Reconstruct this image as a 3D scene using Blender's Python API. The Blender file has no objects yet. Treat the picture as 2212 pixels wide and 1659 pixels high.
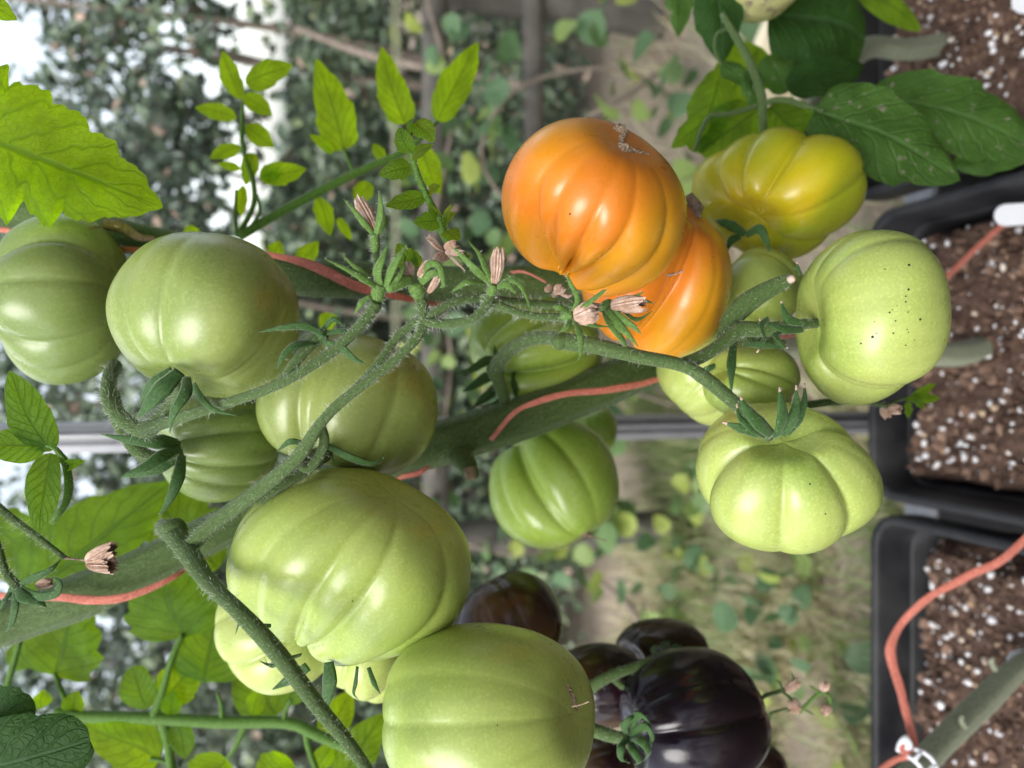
import bpy, math, random
import numpy as np
from mathutils import Vector, Matrix

# ------------------------------------------------------------------ camera, sky, sun, exposure
sc = bpy.context.scene
TILT = math.radians(17.0)
CT, ST = math.cos(TILT), math.sin(TILT)
CAM = np.array([0.0, 0.0, 0.9])
F = np.array([0.0, CT, -ST])          # viewing direction
R = np.array([0.0, -ST, -CT])         # picture right (the phone was held sideways: this is downwards)
U = np.array([1.0, 0.0, 0.0])         # picture up
FP, CX, CY = 1598.0, 1106.0, 829.5    # focal length and centre in pixels of a 2212 x 1659 picture

cd = bpy.data.cameras.new('camera')
cam = bpy.data.objects.new('camera', cd)
sc.collection.objects.link(cam)
cam.matrix_world = Matrix(((R[0], U[0], -F[0], CAM[0]), (R[1], U[1], -F[1], CAM[1]),
                           (R[2], U[2], -F[2], CAM[2]), (0, 0, 0, 1)))
cd.sensor_width = 36.0
cd.lens = 26.0
cd.clip_start = 0.01
cd.clip_end = 2000
cd.dof.use_dof = True
cd.dof.focus_distance = 0.275
cd.dof.aperture_fstop = 7.6
cd.dof.aperture_blades = 0
sc.camera = cam

SUN = np.array([-0.45, -0.62, 0.78]); SUN /= np.linalg.norm(SUN)
w = bpy.data.worlds.new('World'); sc.world = w; w.use_nodes = True
nt = w.node_tree; nt.nodes.clear()
sky = nt.nodes.new('ShaderNodeTexSky'); sky.sky_type = 'NISHITA'; sky.sun_disc = False
sky.sun_elevation = math.asin(SUN[2]); sky.sun_rotation = math.atan2(SUN[0], SUN[1])
sky.air_density = 1.0; sky.dust_density = 1.5; sky.ozone_density = 1.0
hs = nt.nodes.new('ShaderNodeHueSaturation'); hs.inputs['Saturation'].default_value = 0.38
bg = nt.nodes.new('ShaderNodeBackground'); bg.inputs['Strength'].default_value = 0.15
wo = nt.nodes.new('ShaderNodeOutputWorld')
nt.links.new(sky.outputs[0], hs.inputs['Color']); nt.links.new(hs.outputs[0], bg.inputs['Color'])
nt.links.new(bg.outputs[0], wo.inputs['Surface'])

sl = bpy.data.lights.new('sun', 'SUN'); sl.energy = 1.5; sl.angle = math.radians(36); sl.color = (1.0, 0.97, 0.93)
so = bpy.data.objects.new('sun', sl); sc.collection.objects.link(so)
so.rotation_euler = Vector(SUN).to_track_quat('Z', 'Y').to_euler()

vs = sc.view_settings
vs.view_transform = 'Standard'; vs.look = 'None'; vs.exposure = 1.12; vs.gamma = 1.0; vs.use_curve_mapping = False
sc.render.engine = 'CYCLES'
cy = sc.cycles
cy.use_denoising = True; cy.max_bounces = 5; cy.transparent_max_bounces = 10
cy.diffuse_bounces = 3; cy.glossy_bounces = 2; cy.transmission_bounces = 3
cy.use_adaptive_sampling = True; cy.adaptive_threshold = 0.015
cy.sample_clamp_indirect = 6.0

# ------------------------------------------------------------------ helpers
rng = np.random.default_rng(11)
WP = {}                                # world position of every object (only translations are used)

def P(px, py, d):
    return CAM + d*F + (px-CX)/FP*d*R - (py-CY)/FP*d*U

def Q(p):
    return P(*p)

def unit(v):
    v = np.asarray(v, float); return v/(np.linalg.norm(v)+1e-12)

def link(o, parent, wpos):
    sc.collection.objects.link(o)
    pp = WP[parent.name] if parent else np.zeros(3)
    o.parent = parent
    o.location = Vector(np.asarray(wpos)-pp)
    WP[o.name] = np.asarray(wpos, float)

def empty(name, wpos, label, cat, group=None, kind=None):
    o = bpy.data.objects.new(name, None); o.empty_display_size = 0.01
    link(o, None, wpos)
    tag(o, label, cat, group, kind)
    return o

def tag(o, label=None, cat=None, group=None, kind=None):
    if label: o['label'] = label
    if cat: o['category'] = cat
    if group: o['group'] = group
    if kind: o['kind'] = kind
    return o

def mk(name, v, f, mat, parent=None, smooth=True, uv=None, attr=None, kind=None, label=None, org=None):
    v = np.asarray(v, float)
    if org is None: org = v.mean(0)
    me = bpy.data.meshes.new(name)
    me.from_pydata((v-org).tolist(), [], [tuple(int(i) for i in q) for q in f])
    if smooth: me.polygons.foreach_set('use_smooth', [True]*len(me.polygons))
    if uv is not None:
        ul = me.uv_layers.new(name='UVMap')
        li = np.empty(len(me.loops), int); me.loops.foreach_get('vertex_index', li)
        ul.data.foreach_set('uv', np.asarray(uv, float)[li].ravel())
    if attr is not None:
        for k, a in attr.items():
            at = me.attributes.new(k, 'FLOAT', 'POINT'); at.data.foreach_set('value', np.asarray(a, float))
    me.materials.append(mat)
    me.update()
    o = bpy.data.objects.new(name, me)
    link(o, parent, org)
    if kind: o['kind'] = kind
    if label: o['label'] = label
    return o

# ------------------------------------------------------------------ materials
def newmat(name):
    m = bpy.data.materials.new(name); m.use_nodes = True
    n = m.node_tree; n.nodes.clear()
    out = n.nodes.new('ShaderNodeOutputMaterial')
    return m, n, out

class N:
    """tiny node builder"""
    def __init__(s, nt): s.nt = nt
    def node(s, t, **kw):
        n = s.nt.nodes.new(t)
        for k, v in kw.items(): setattr(n, k, v)
        return n
    def set(s, sock, v):
        if isinstance(v, bpy.types.NodeSocket): s.nt.links.new(v, sock)
        else:
            if isinstance(v, (tuple, list)) and len(v) == 3 and sock.type == 'RGBA': v = (*v, 1)
            sock.default_value = v
    def coord(s, kind='Object'): return s.node('ShaderNodeTexCoord').outputs[kind]
    def mapping(s, vec, scale=(1, 1, 1), loc=(0, 0, 0)):
        m = s.node('ShaderNodeMapping'); s.set(m.inputs['Vector'], vec)
        m.inputs['Scale'].default_value = scale; s.set(m.inputs['Location'], loc); return m.outputs[0]
    def noise(s, vec, scale, detail=3.0, rough=0.55):
        n = s.node('ShaderNodeTexNoise'); s.set(n.inputs['Vector'], vec)
        n.inputs['Scale'].default_value = scale; n.inputs['Detail'].default_value = detail
        n.inputs['Roughness'].default_value = rough; return n.outputs['Fac']
    def ramp(s, fac, stops, interp='LINEAR'):
        r = s.node('ShaderNodeValToRGB'); r.color_ramp.interpolation = interp; s.set(r.inputs[0], fac)
        e = r.color_ramp.elements
        while len(e) < len(stops): e.new(0.5)
        for i, (p, c) in enumerate(stops):
            e[i].position = p; e[i].color = (*c, 1) if not isinstance(c, (int, float)) else (c, c, c, 1)
        return r.outputs[0]
    def math(s, op, a, b=0.0, c=0.0):
        m = s.node('ShaderNodeMath', operation=op)
        for i, x in enumerate((a, b, c)): s.set(m.inputs[i], x)
        return m.outputs[0]
    def mix(s, fac, a, b, blend='MIX'):
        m = s.node('ShaderNodeMix', data_type='RGBA', blend_type=blend)
        s.set(m.inputs['Factor'], fac); s.set(m.inputs[6], a); s.set(m.inputs[7], b); return m.outputs[2]
    def bump(s, h, strength=0.2, dist=0.001):
        b = s.node('ShaderNodeBump'); s.set(b.inputs['Height'], h)
        b.inputs['Strength'].default_value = strength; b.inputs['Distance'].default_value = dist; return b.outputs[0]
    def bsdf(s, **kw):
        b = s.node('ShaderNodeBsdfPrincipled')
        for k, v in kw.items(): s.set(b.inputs[k.replace('_', ' ')], v)
        return b

def rnd_loc(n):
    oi = n.node('ShaderNodeObjectInfo')
    v = n.node('ShaderNodeCombineXYZ')
    n.set(v.inputs[0], n.math('MULTIPLY', oi.outputs['Random'], 17.0))
    n.set(v.inputs[1], n.math('MULTIPLY', oi.outputs['Random'], 9.0))
    return v.outputs[0]

def simple(name, col, col2=None, scale=60, rough=0.6, bump=0.0, bscale=300, spec=0.4, **kw):
    m, nt_, out = newmat(name); n = N(nt_)
    co = n.mapping(n.coord(), loc=rnd_loc(n))
    c = col
    if col2: c = n.mix(n.ramp(n.noise(co, scale), [(0.3, 0.0), (0.7, 1.0)]), (*col, 1), (*col2, 1))
    b = n.bsdf(Base_Color=c, Roughness=rough)
    b.inputs['Specular IOR Level'].default_value = spec
    for k, v in kw.items(): n.set(b.inputs[k.replace('_', ' ')], v)
    if bump: n.set(b.inputs['Normal'], n.bump(n.noise(co, bscale, 4), bump, 0.002))
    nt_.links.new(b.outputs[0], out.inputs[0])
    return m

def tomato_mat(name, base, shoulder, tip, rough=0.29, streak=0.25, sss=0.22, speck=0.5, patch=None, blotch=None, spec=0.45, coat=0.18):
    """u: round the fruit, v: 0 at the stalk, 1 at the blossom end"""
    m, nt_, out = newmat(name); n = N(nt_)
    loc = rnd_loc(n)
    co = n.mapping(n.coord(), loc=loc)
    uv = n.coord('UV')
    sx = n.node('ShaderNodeSeparateXYZ'); n.set(sx.inputs[0], uv)
    u, v = sx.outputs[0], sx.outputs[1]
    c = n.mix(n.ramp(v, [(0.0, 1.0), (0.45, 0.0)]), (*base, 1), (*shoulder, 1))
    c = n.mix(n.ramp(v, [(0.6, 0.0), (1.0, 1.0)]), c, (*tip, 1))
    big = n.noise(co, 22.0, 2.0)
    c = n.mix(n.ramp(big, [(0.36, 0.0), (0.66, 0.8)]), c, (*tip, 1))
    if patch:
        pm = n.ramp(n.noise(n.mapping(n.coord(), loc=(3.1, 0.4, 1.7)), 15.0, 1.5), [(0.46, 0.0), (0.62, 1.0)])
        c = n.mix(pm, c, (*patch, 1))
    # fine lines running from pole to pole
    at = n.node('ShaderNodeAttribute', attribute_name='ring')
    cx = n.node('ShaderNodeCombineXYZ'); n.set(cx.inputs[0], at.outputs['Fac'])
    at2 = n.node('ShaderNodeAttribute', attribute_name='ring2'); n.set(cx.inputs[1], at2.outputs['Fac'])
    n.set(cx.inputs[2], n.math('MULTIPLY', v, 0.25))
    st = n.noise(n.mapping(cx.outputs[0], loc=loc), 5.0, 3.0, 0.6)
    c = n.mix(n.math('MULTIPLY', n.ramp(st, [(0.42, 0.0), (0.75, 1.0)]), streak), c, tuple(x*0.55 for x in shoulder)+(1,))
    # pale freckles in the skin
    fr = n.ramp(n.noise(co, 800.0, 2.0, 0.7), [(0.5, 0.0), (0.66, 1.0)])
    c = n.mix(n.math('MULTIPLY', fr, 0.55*speck), c, tuple(min(1, x*1.5+0.06) for x in base)+(1,))
    if blotch:
        bl = n.ramp(n.noise(co, 120.0, 5.0, 0.7), [(0.5, 0.0), (0.6, 1.0)])
        c = n.mix(bl, c, (*blotch, 1))
    rg = n.ramp(n.noise(co, 160.0, 3.0), [(0.3, rough-0.05), (0.7, rough+0.09)])
    b = n.bsdf(Base_Color=c, Roughness=rg)
    b.inputs['Specular IOR Level'].default_value = spec
    b.inputs['Subsurface Weight'].default_value = sss
    b.inputs['Subsurface Radius'].default_value = (1.0, 0.8, 0.25)
    b.inputs['Subsurface Scale'].default_value = 0.006
    b.inputs['Coat Weight'].default_value = coat
    b.inputs['Coat Roughness'].default_value = 0.28
    hgt = n.math('ADD', n.math('MULTIPLY', n.noise(co, 900.0, 2.0), 0.25), n.noise(co, 45.0, 2.0))
    n.set(b.inputs['Normal'], n.bump(hgt, 0.10, 0.0012))
    nt_.links.new(b.outputs[0], out.inputs[0])
    return m

def leaf_mat(name, col, trans, vein, tfac=0.5, nv=7.0, spots=None, rough=0.5):
    m, nt_, out = newmat(name); n = N(nt_)
    uv = n.coord('UV')
    sx = n.node('ShaderNodeSeparateXYZ'); n.set(sx.inputs[0], uv)
    u = sx.outputs[0]
    av = n.math('ABSOLUTE', n.math('SUBTRACT', n.math('MULTIPLY', sx.outputs[1], 2.0), 1.0))
    co = n.mapping(n.coord(), loc=rnd_loc(n))
    wob = n.math('MULTIPLY', n.noise(co, 90.0, 2.0), 0.10)
    mid = n.ramp(av, [(0.0, 1.0), (0.035, 0.9), (0.08, 0.0)])
    ph = n.math('FRACT', n.math('MULTIPLY', n.math('ADD', n.math('SUBTRACT', u, n.math('MULTIPLY', av, 0.30)), wob), nv))
    side = n.ramp(n.math('ABSOLUTE', n.math('SUBTRACT', ph, 0.5)), [(0.0, 1.0), (0.05, 0.8), (0.13, 0.0)])
    vm = n.math('MAXIMUM', mid, n.math('MULTIPLY', side, 0.6))
    vo = n.node('ShaderNodeTexVoronoi', feature='DISTANCE_TO_EDGE'); n.set(vo.inputs['Vector'], co); vo.inputs['Scale'].default_value = 330.0
    net = n.ramp(vo.outputs['Distance'], [(0.0, 1.0), (0.12, 0.0)])
    vm = n.math('MAXIMUM', vm, n.math('MULTIPLY', net, 0.22))
    var = n.ramp(n.noise(co, 60.0, 3.0), [(0.3, 0.75), (0.7, 1.2)])
    c = n.mix(1.0, (*col, 1), var, 'MULTIPLY')
    t = n.mix(1.0, (*trans, 1), var, 'MULTIPLY')
    c = n.mix(n.math('MULTIPLY', vm, 0.35), c, tuple(min(1, x*1.5+0.03) for x in col)+(1,))
    t = n.mix(n.math('MULTIPLY', vm, 0.75), t, (*vein, 1))
    if spots:
        sp = n.ramp(n.noise(co, 240.0, 2.0, 0.5), [(0.655, 0.0), (0.70, 0.8)])
        c = n.mix(sp, c, (*spots, 1)); t = n.mix(sp, t, tuple(x*0.5 for x in spots)+(1,))
    b = n.bsdf(Base_Color=c, Roughness=rough)
    b.inputs['Specular IOR Level'].default_value = 0.18
    hgt = n.math('ADD', n.math('MULTIPLY', vm, -1.0), n.math('MULTIPLY', n.noise(co, 260.0, 3.0), 0.8))
    n.set(b.inputs['Normal'], n.bump(hgt, 0.9, 0.0011))
    tr = n.node('ShaderNodeBsdfTranslucent'); n.set(tr.inputs[0], t); nt_.links.new(b.inputs['Normal'].links[0].from_socket, tr.inputs['Normal'])
    mx = n.node('ShaderNodeMixShader'); mx.inputs[0].default_value = tfac
    nt_.links.new(b.outputs[0], mx.inputs[1]); nt_.links.new(tr.outputs[0], mx.inputs[2])
    nt_.links.new(mx.outputs[0], out.inputs[0])
    return m

def stem_mat(name, col, col2, rough=0.62, sheen=0.16, bump=0.6):
    m, nt_, out = newmat(name); n = N(nt_)
    co = n.mapping(n.coord(), loc=rnd_loc(n))
    uv = n.coord('UV')
    fine = n.noise(co, 1100.0, 3.0, 0.75)
    lon = n.noise(n.mapping(uv, scale=(2.0, 9.0, 1.0)), 3.0, 3.0)
    c = n.mix(n.ramp(lon, [(0.3, 0.0), (0.7, 1.0)]), (*col, 1), (*col2, 1))
    c = n.mix(n.math('MULTIPLY', n.ramp(fine, [(0.5, 0.0), (0.66, 1.0)]), 0.40), c, tuple(min(1, x*1.7+0.03) for x in col2)+(1,))
    c = n.mix(n.math('MULTIPLY', n.ramp(fine, [(0.32, 1.0), (0.45, 0.0)]), 0.6), c, tuple(x*0.4 for x in col)+(1,))
    b = n.bsdf(Base_Color=c, Roughness=rough)
    b.inputs['Specular IOR Level'].default_value = 0.25
    b.inputs['Sheen Weight'].default_value = sheen
    b.inputs['Sheen Roughness'].default_value = 0.35
    b.inputs['Sheen Tint'].default_value = (0.85, 0.95, 0.75, 1)
    n.set(b.inputs['Normal'], n.bump(n.math('ADD', fine, n.math('MULTIPLY', lon, 2.0)), bump, 0.0006))
    nt_.links.new(b.outputs[0], out.inputs[0])
    return m

def attr_mat(name, stops, rough=0.6, tfac=0.0, spec=0.3, trans=1.0):
    """colour picked for every leaf, blade or grain by its own 'tone' value"""
    m, nt_, out = newmat(name); n = N(nt_)
    at = n.node('ShaderNodeAttribute', attribute_name='tone')
    c = n.ramp(at.outputs['Fac'], stops)
    b = n.bsdf(Base_Color=c, Roughness=rough); b.inputs['Specular IOR Level'].default_value = spec
    if tfac:
        tr = n.node('ShaderNodeBsdfTranslucent'); n.set(tr.inputs[0], n.mix(1.0, c, (trans, trans*1.1, trans*0.6, 1), 'MULTIPLY'))
        mx = n.node('ShaderNodeMixShader'); mx.inputs[0].default_value = tfac
        nt_.links.new(b.outputs[0], mx.inputs[1]); nt_.links.new(tr.outputs[0], mx.inputs[2])
        nt_.links.new(mx.outputs[0], out.inputs[0])
    else: nt_.links.new(b.outputs[0], out.inputs[0])
    return m

def glass_mat():
    m, nt_, out = newmat('horticultural_glass'); n = N(nt_)
    fr = n.node('ShaderNodeFresnel'); fr.inputs[0].default_value = 1.45
    tr = n.node('ShaderNodeBsdfTransparent'); tr.inputs[0].default_value = (0.985, 0.992, 0.988, 1)
    gl = n.node('ShaderNodeBsdfGlossy'); gl.inputs['Roughness'].default_value = 0.02
    mx = n.node('ShaderNodeMixShader'); n.set(mx.inputs[0], n.math('MULTIPLY', fr.outputs[0], 0.18))
    nt_.links.new(tr.outputs[0], mx.inputs[1]); nt_.links.new(gl.outputs[0], mx.inputs[2])
    # a little dirt streaked down the pane
    co = n.mapping(n.coord(), scale=(40.0, 40.0, 1.2))
    d = n.ramp(n.noise(co, 1.0, 4.0, 0.6), [(0.66, 0.0), (0.85, 0.06)])
    df = n.node('ShaderNodeBsdfDiffuse'); df.inputs[0].default_value = (0.55, 0.57, 0.55, 1)
    m2 = n.node('ShaderNodeMixShader'); n.set(m2.inputs[0], d)
    nt_.links.new(mx.outputs[0], m2.inputs[1]); nt_.links.new(df.outputs[0], m2.inputs[2])
    nt_.links.new(m2.outputs[0], out.inputs[0])
    return m

M = {}
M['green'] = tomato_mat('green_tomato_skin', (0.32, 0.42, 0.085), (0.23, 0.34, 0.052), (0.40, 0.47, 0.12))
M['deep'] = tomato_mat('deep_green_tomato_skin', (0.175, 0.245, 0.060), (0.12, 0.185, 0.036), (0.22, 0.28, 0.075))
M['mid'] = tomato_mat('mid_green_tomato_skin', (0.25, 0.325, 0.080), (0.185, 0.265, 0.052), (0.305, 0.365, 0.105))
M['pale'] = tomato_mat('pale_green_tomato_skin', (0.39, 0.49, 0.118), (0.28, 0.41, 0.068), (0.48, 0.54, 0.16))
M['dark'] = tomato_mat('grass_green_tomato_skin', (0.28, 0.41, 0.06), (0.22, 0.35, 0.04), (0.31, 0.44, 0.07))
M['orange'] = tomato_mat('orange_tomato_skin', (0.66, 0.185, 0.012), (0.66, 0.21, 0.012), (0.64, 0.20, 0.016), streak=0.12, speck=0.15, patch=(0.64, 0.29, 0.012), rough=0.30)
M['yellow'] = tomato_mat('yellow_tomato_skin', (0.48, 0.42, 0.010), (0.60, 0.40, 0.010), (0.40, 0.41, 0.012), streak=0.15, speck=0.15, patch=(0.27, 0.32, 0.014), rough=0.30)
M['purple'] = tomato_mat('purple_black_tomato_skin', (0.008, 0.004, 0.010), (0.005, 0.003, 0.010), (0.014, 0.008, 0.006), streak=0.1, sss=0.0, speck=0.0, rough=0.15, spec=0.42, coat=0.0)
M['brown'] = tomato_mat('brown_tomato_skin', (0.016, 0.006, 0.008), (0.010, 0.004, 0.009), (0.05, 0.028, 0.008), streak=0.2, sss=0.03, speck=0.0, patch=(0.055, 0.032, 0.008), rough=0.16, spec=0.4, coat=0.0)
M['scabby'] = tomato_mat('scarred_tomato_skin', (0.42, 0.40, 0.20), (0.36, 0.33, 0.20), (0.40, 0.42, 0.14), rough=0.55, speck=0.2, blotch=(0.20, 0.15, 0.10), sss=0.05)
M['young'] = leaf_mat('young_leaf', (0.085, 0.19, 0.02), (0.66, 0.92, 0.015), (0.26, 0.42, 0.01), 0.80)
M['leaf'] = leaf_mat('tomato_leaf', (0.06, 0.145, 0.025), (0.44, 0.66, 0.022), (0.15, 0.26, 0.010), 0.68)
M['mature'] = leaf_mat('mature_leaf', (0.060, 0.135, 0.026), (0.14, 0.28, 0.012), (0.06, 0.12, 0.006), 0.35, spots=(0.30, 0.26, 0.20))
M['matureclean'] = leaf_mat('clean_mature_leaf', (0.024, 0.070, 0.014), (0.08, 0.17, 0.010), (0.02, 0.06, 0.005), 0.3, rough=0.6)
M['stem'] = stem_mat('hairy_green_stem', (0.046, 0.082, 0.018), (0.088, 0.138, 0.040))
M['stalk'] = stem_mat('hairy_green_stalk', (0.054, 0.096, 0.023), (0.086, 0.140, 0.042))
M['rachis'] = stem_mat('leaf_stalk_green', (0.050, 0.120, 0.012), (0.075, 0.16, 0.018), sheen=0.4, bump=0.2)
M['oldstem'] = stem_mat('woody_grey_green_stem', (0.16, 0.18, 0.11), (0.33, 0.35, 0.25), sheen=0.2)
M['sepal'] = stem_mat('sepal_green', (0.030, 0.080, 0.018), (0.050, 0.115, 0.028), sheen=0.35, bump=0.25)
M['sepalpale'] = stem_mat('young_sepal_green', (0.070, 0.145, 0.025), (0.11, 0.20, 0.04), sheen=0.35, bump=0.25)
M['dry'] = simple('withered_petal', (0.62, 0.47, 0.38), (0.38, 0.22, 0.14), 260, 0.75, 0.5, 900)
M['cork'] = simple('corky_scar', (0.40, 0.31, 0.21), (0.20, 0.13, 0.08), 420, 0.85, 0.8, 900)
M['tipbrown'] = simple('dried_tip', (0.62, 0.50, 0.42), (0.42, 0.28, 0.22), 300, 0.8)
M['hair'] = simple('plant_hair', (0.80, 0.86, 0.74), None, rough=0.5, Transmission_Weight=0.0, Sheen_Weight=0.3)
M['twine'] = stem_mat('salmon_twine', (0.42, 0.105, 0.072), (0.66, 0.225, 0.165), sheen=0.15, bump=0.6)
M['speck'] = simple('black_speck', (0.012, 0.010, 0.010), None, rough=0.5)
M['pot'] = simple('black_plastic_pot', (0.010, 0.0105, 0.013), (0.040, 0.039, 0.040), 22, 0.52, 0.15, 900, 0.3)
M['white'] = simple('white_plastic', (0.80, 0.82, 0.86), None, rough=0.35, spec=0.5, Subsurface_Weight=0.1, Subsurface_Scale=0.002)
M['cream'] = simple('cream_plastic', (0.78, 0.70, 0.52), (0.74, 0.66, 0.48), 8, 0.45)
M['alu'] = simple('weathered_aluminium', (0.42, 0.42, 0.44), (0.34, 0.34, 0.36), 25, 0.42, 0.1, 500, 0.5, Metallic=0.65)
M['seal'] = simple('milky_glazing_strip', (0.42, 0.43, 0.30), (0.34, 0.36, 0.24), 20, 0.5, Alpha=0.28)
M['wood'] = simple('weathered_wood', (0.085, 0.078, 0.070), (0.15, 0.135, 0.12), 18, 0.85, 0.6, 90)
M['twig'] = simple('dead_twig', (0.30, 0.24, 0.20), (0.20, 0.155, 0.125), 60, 0.85)
M['brick'] = simple('pale_brick', (0.46, 0.33, 0.27), (0.36, 0.26, 0.21), 30, 0.9, 0.5, 120)
M['glass'] = glass_mat()

def soil_mat():
    m, nt_, out = newmat('peat_soil'); n = N(nt_)
    co = n.coord()
    a = n.noise(co, 90.0, 6.0, 0.7); b2 = n.noise(co, 420.0, 4.0, 0.7)
    c = n.ramp(a, [(0.3, (0.055, 0.030, 0.020)), (0.5, (0.125, 0.072, 0.050)), (0.68, (0.24, 0.15, 0.108))])
    c = n.mix(n.ramp(b2, [(0.55, 0.0), (0.75, 0.6)]), c, (0.22, 0.125, 0.085, 1))
    b = n.bsdf(Base_Color=c, Roughness=0.9)
    n.set(b.inputs['Normal'], n.bump(n.math('ADD', a, b2), 1.0, 0.004))
    nt_.links.new(b.outputs[0], out.inputs[0]); return m
M['soil'] = soil_mat()

def ground_mat():
    m, nt_, out = newmat('earth_ground'); n = N(nt_)
    co = n.coord()
    a = n.noise(co, 5.0, 5.0, 0.65); b2 = n.noise(co, 60.0, 4.0, 0.7)
    c = n.ramp(a, [(0.3, (0.25, 0.19, 0.16)), (0.5, (0.36, 0.29, 0.23)), (0.7, (0.30, 0.28, 0.18))])
    c = n.mix(n.ramp(b2, [(0.4, 0.0), (0.7, 0.6)]), c, (0.45, 0.37, 0.30, 1))
    b = n.bsdf(Base_Color=c, Roughness=0.95)
    n.set(b.inputs['Normal'], n.bump(b2, 0.8, 0.01))
    nt_.links.new(b.outputs[0], out.inputs[0]); return m
M['ground'] = ground_mat()
M['floor'] = simple('added_dark_floor', (0.055, 0.043, 0.034), (0.085, 0.066, 0.052), 9, 0.9, 0.6, 60)  # kept dark so the added floor throws little light upwards
M['hedgeleaf'] = attr_mat('hedge_leaf', [(0.0, (0.034, 0.060, 0.038)), (0.35, (0.080, 0.120, 0.072)), (0.7, (0.15, 0.205, 0.115)), (0.9, (0.25, 0.31, 0.155)), (1.0, (0.42, 0.30, 0.23))], 0.38, 0.0, 0.6)
M['vineleaf'] = attr_mat('climber_leaf', [(0.0, (0.09, 0.17, 0.08)), (0.5, (0.14, 0.24, 0.12)), (0.85, (0.22, 0.33, 0.12)), (1.0, (0.36, 0.42, 0.10))], 0.5, 0.35, 0.4)
M['grass'] = attr_mat('grass_blade', [(0.0, (0.56, 0.47, 0.34)), (0.45, (0.74, 0.66, 0.48)), (0.6, (0.36, 0.40, 0.18)), (1.0, (0.20, 0.32, 0.11))], 0.7, 0.3, 0.3)
M['perlite'] = attr_mat('perlite', [(0.0, (0.72, 0.70, 0.70)), (0.75, (0.86, 0.85, 0.86)), (0.9, (0.55, 0.42, 0.28)), (1.0, (0.35, 0.22, 0.13))], 0.8)
M['crumb'] = attr_mat('peat_crumb', [(0.0, (0.050, 0.027, 0.018)), (0.6, (0.13, 0.077, 0.053)), (1.0, (0.30, 0.195, 0.14))], 0.9)

# ------------------------------------------------------------------ shape builders
def spline(pts, sub):
    p = np.asarray(pts, float); n = len(p)
    if n == 2:
        t = np.linspace(0, 1, sub+1)[:, None]; return p[0]*(1-t)+p[1]*t
    q = np.vstack([2*p[0]-p[1], p, 2*p[-1]-p[-2]]); out = []
    for i in range(n-1):
        a, b, c, d = q[i], q[i+1], q[i+2], q[i+3]
        for t in np.linspace(0, 1, sub, endpoint=False):
            out.append(0.5*((2*b)+(c-a)*t+(2*a-5*b+4*c-d)*t*t+(3*b-a-3*c+d)*t**3))
    out.append(p[-1]); return np.array(out)

def frames(c, up):
    T = np.gradient(c, axis=0); T /= np.linalg.norm(T, axis=1)[:, None]+1e-12
    S = np.empty_like(c); last = None
    for i in range(len(c)):
        s = np.cross(T[i], up) if last is None else last - T[i]*np.dot(last, T[i])
        if np.linalg.norm(s) < 1e-6: s = np.cross(T[i], [0.3, 0.2, 0.9])
        last = unit(s); S[i] = last
    return T, S, np.cross(S, T)

def tube_geo(pts, rad, sides=12, sub=6, flat=1.0, up=None, flute=0.0, nfl=5, jit=0.0, seed=0, cap=True, twist=0.0):
    """pts: world points; rad: radius per point (m). Returns verts, faces, uv, centre line, radii, frames"""
    up = -F if up is None else up
    c = spline(pts, sub)
    rr = spline(np.c_[rad, np.zeros(len(rad)), np.zeros(len(rad))], sub)[:, 0]
    rr = np.maximum(rr, 1e-5)
    if jit:
        r2 = np.random.default_rng(seed); k = max(3, len(c)//4)
        rr = rr*(1+jit*np.interp(np.arange(len(c)), np.linspace(0, len(c)-1, k), r2.uniform(-1, 1, k)))
    T, S, B = frames(c, up)
    a = np.linspace(0, 2*np.pi, sides, endpoint=False)
    V, uv = [], []
    L = np.r_[0, np.cumsum(np.linalg.norm(np.diff(c, axis=0), axis=1))]
    for i in range(len(c)):
        aa = a + twist*L[i]
        k = rr[i]*(1+flute*np.cos(nfl*a+1.0))
        V.append(c[i]+np.outer(k*np.cos(aa), S[i])+np.outer(k*flat*np.sin(aa), B[i]))
        uv.append(np.c_[np.full(sides, L[i]*40), np.abs(np.linspace(-1, 1, sides))])
    V = np.vstack(V); uv = np.vstack(uv); f = []
    for i in range(len(c)-1):
        for j in range(sides):
            k = (j+1) % sides
            f.append((i*sides+j, (i+1)*sides+j, (i+1)*sides+k, i*sides+k))
    if cap:
        f.append(tuple(range(sides))); n0 = (len(c)-1)*sides; f.append(tuple(range(n0, n0+sides))[::-1])
    return V, f, uv, c, rr, (T, S, B)

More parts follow.
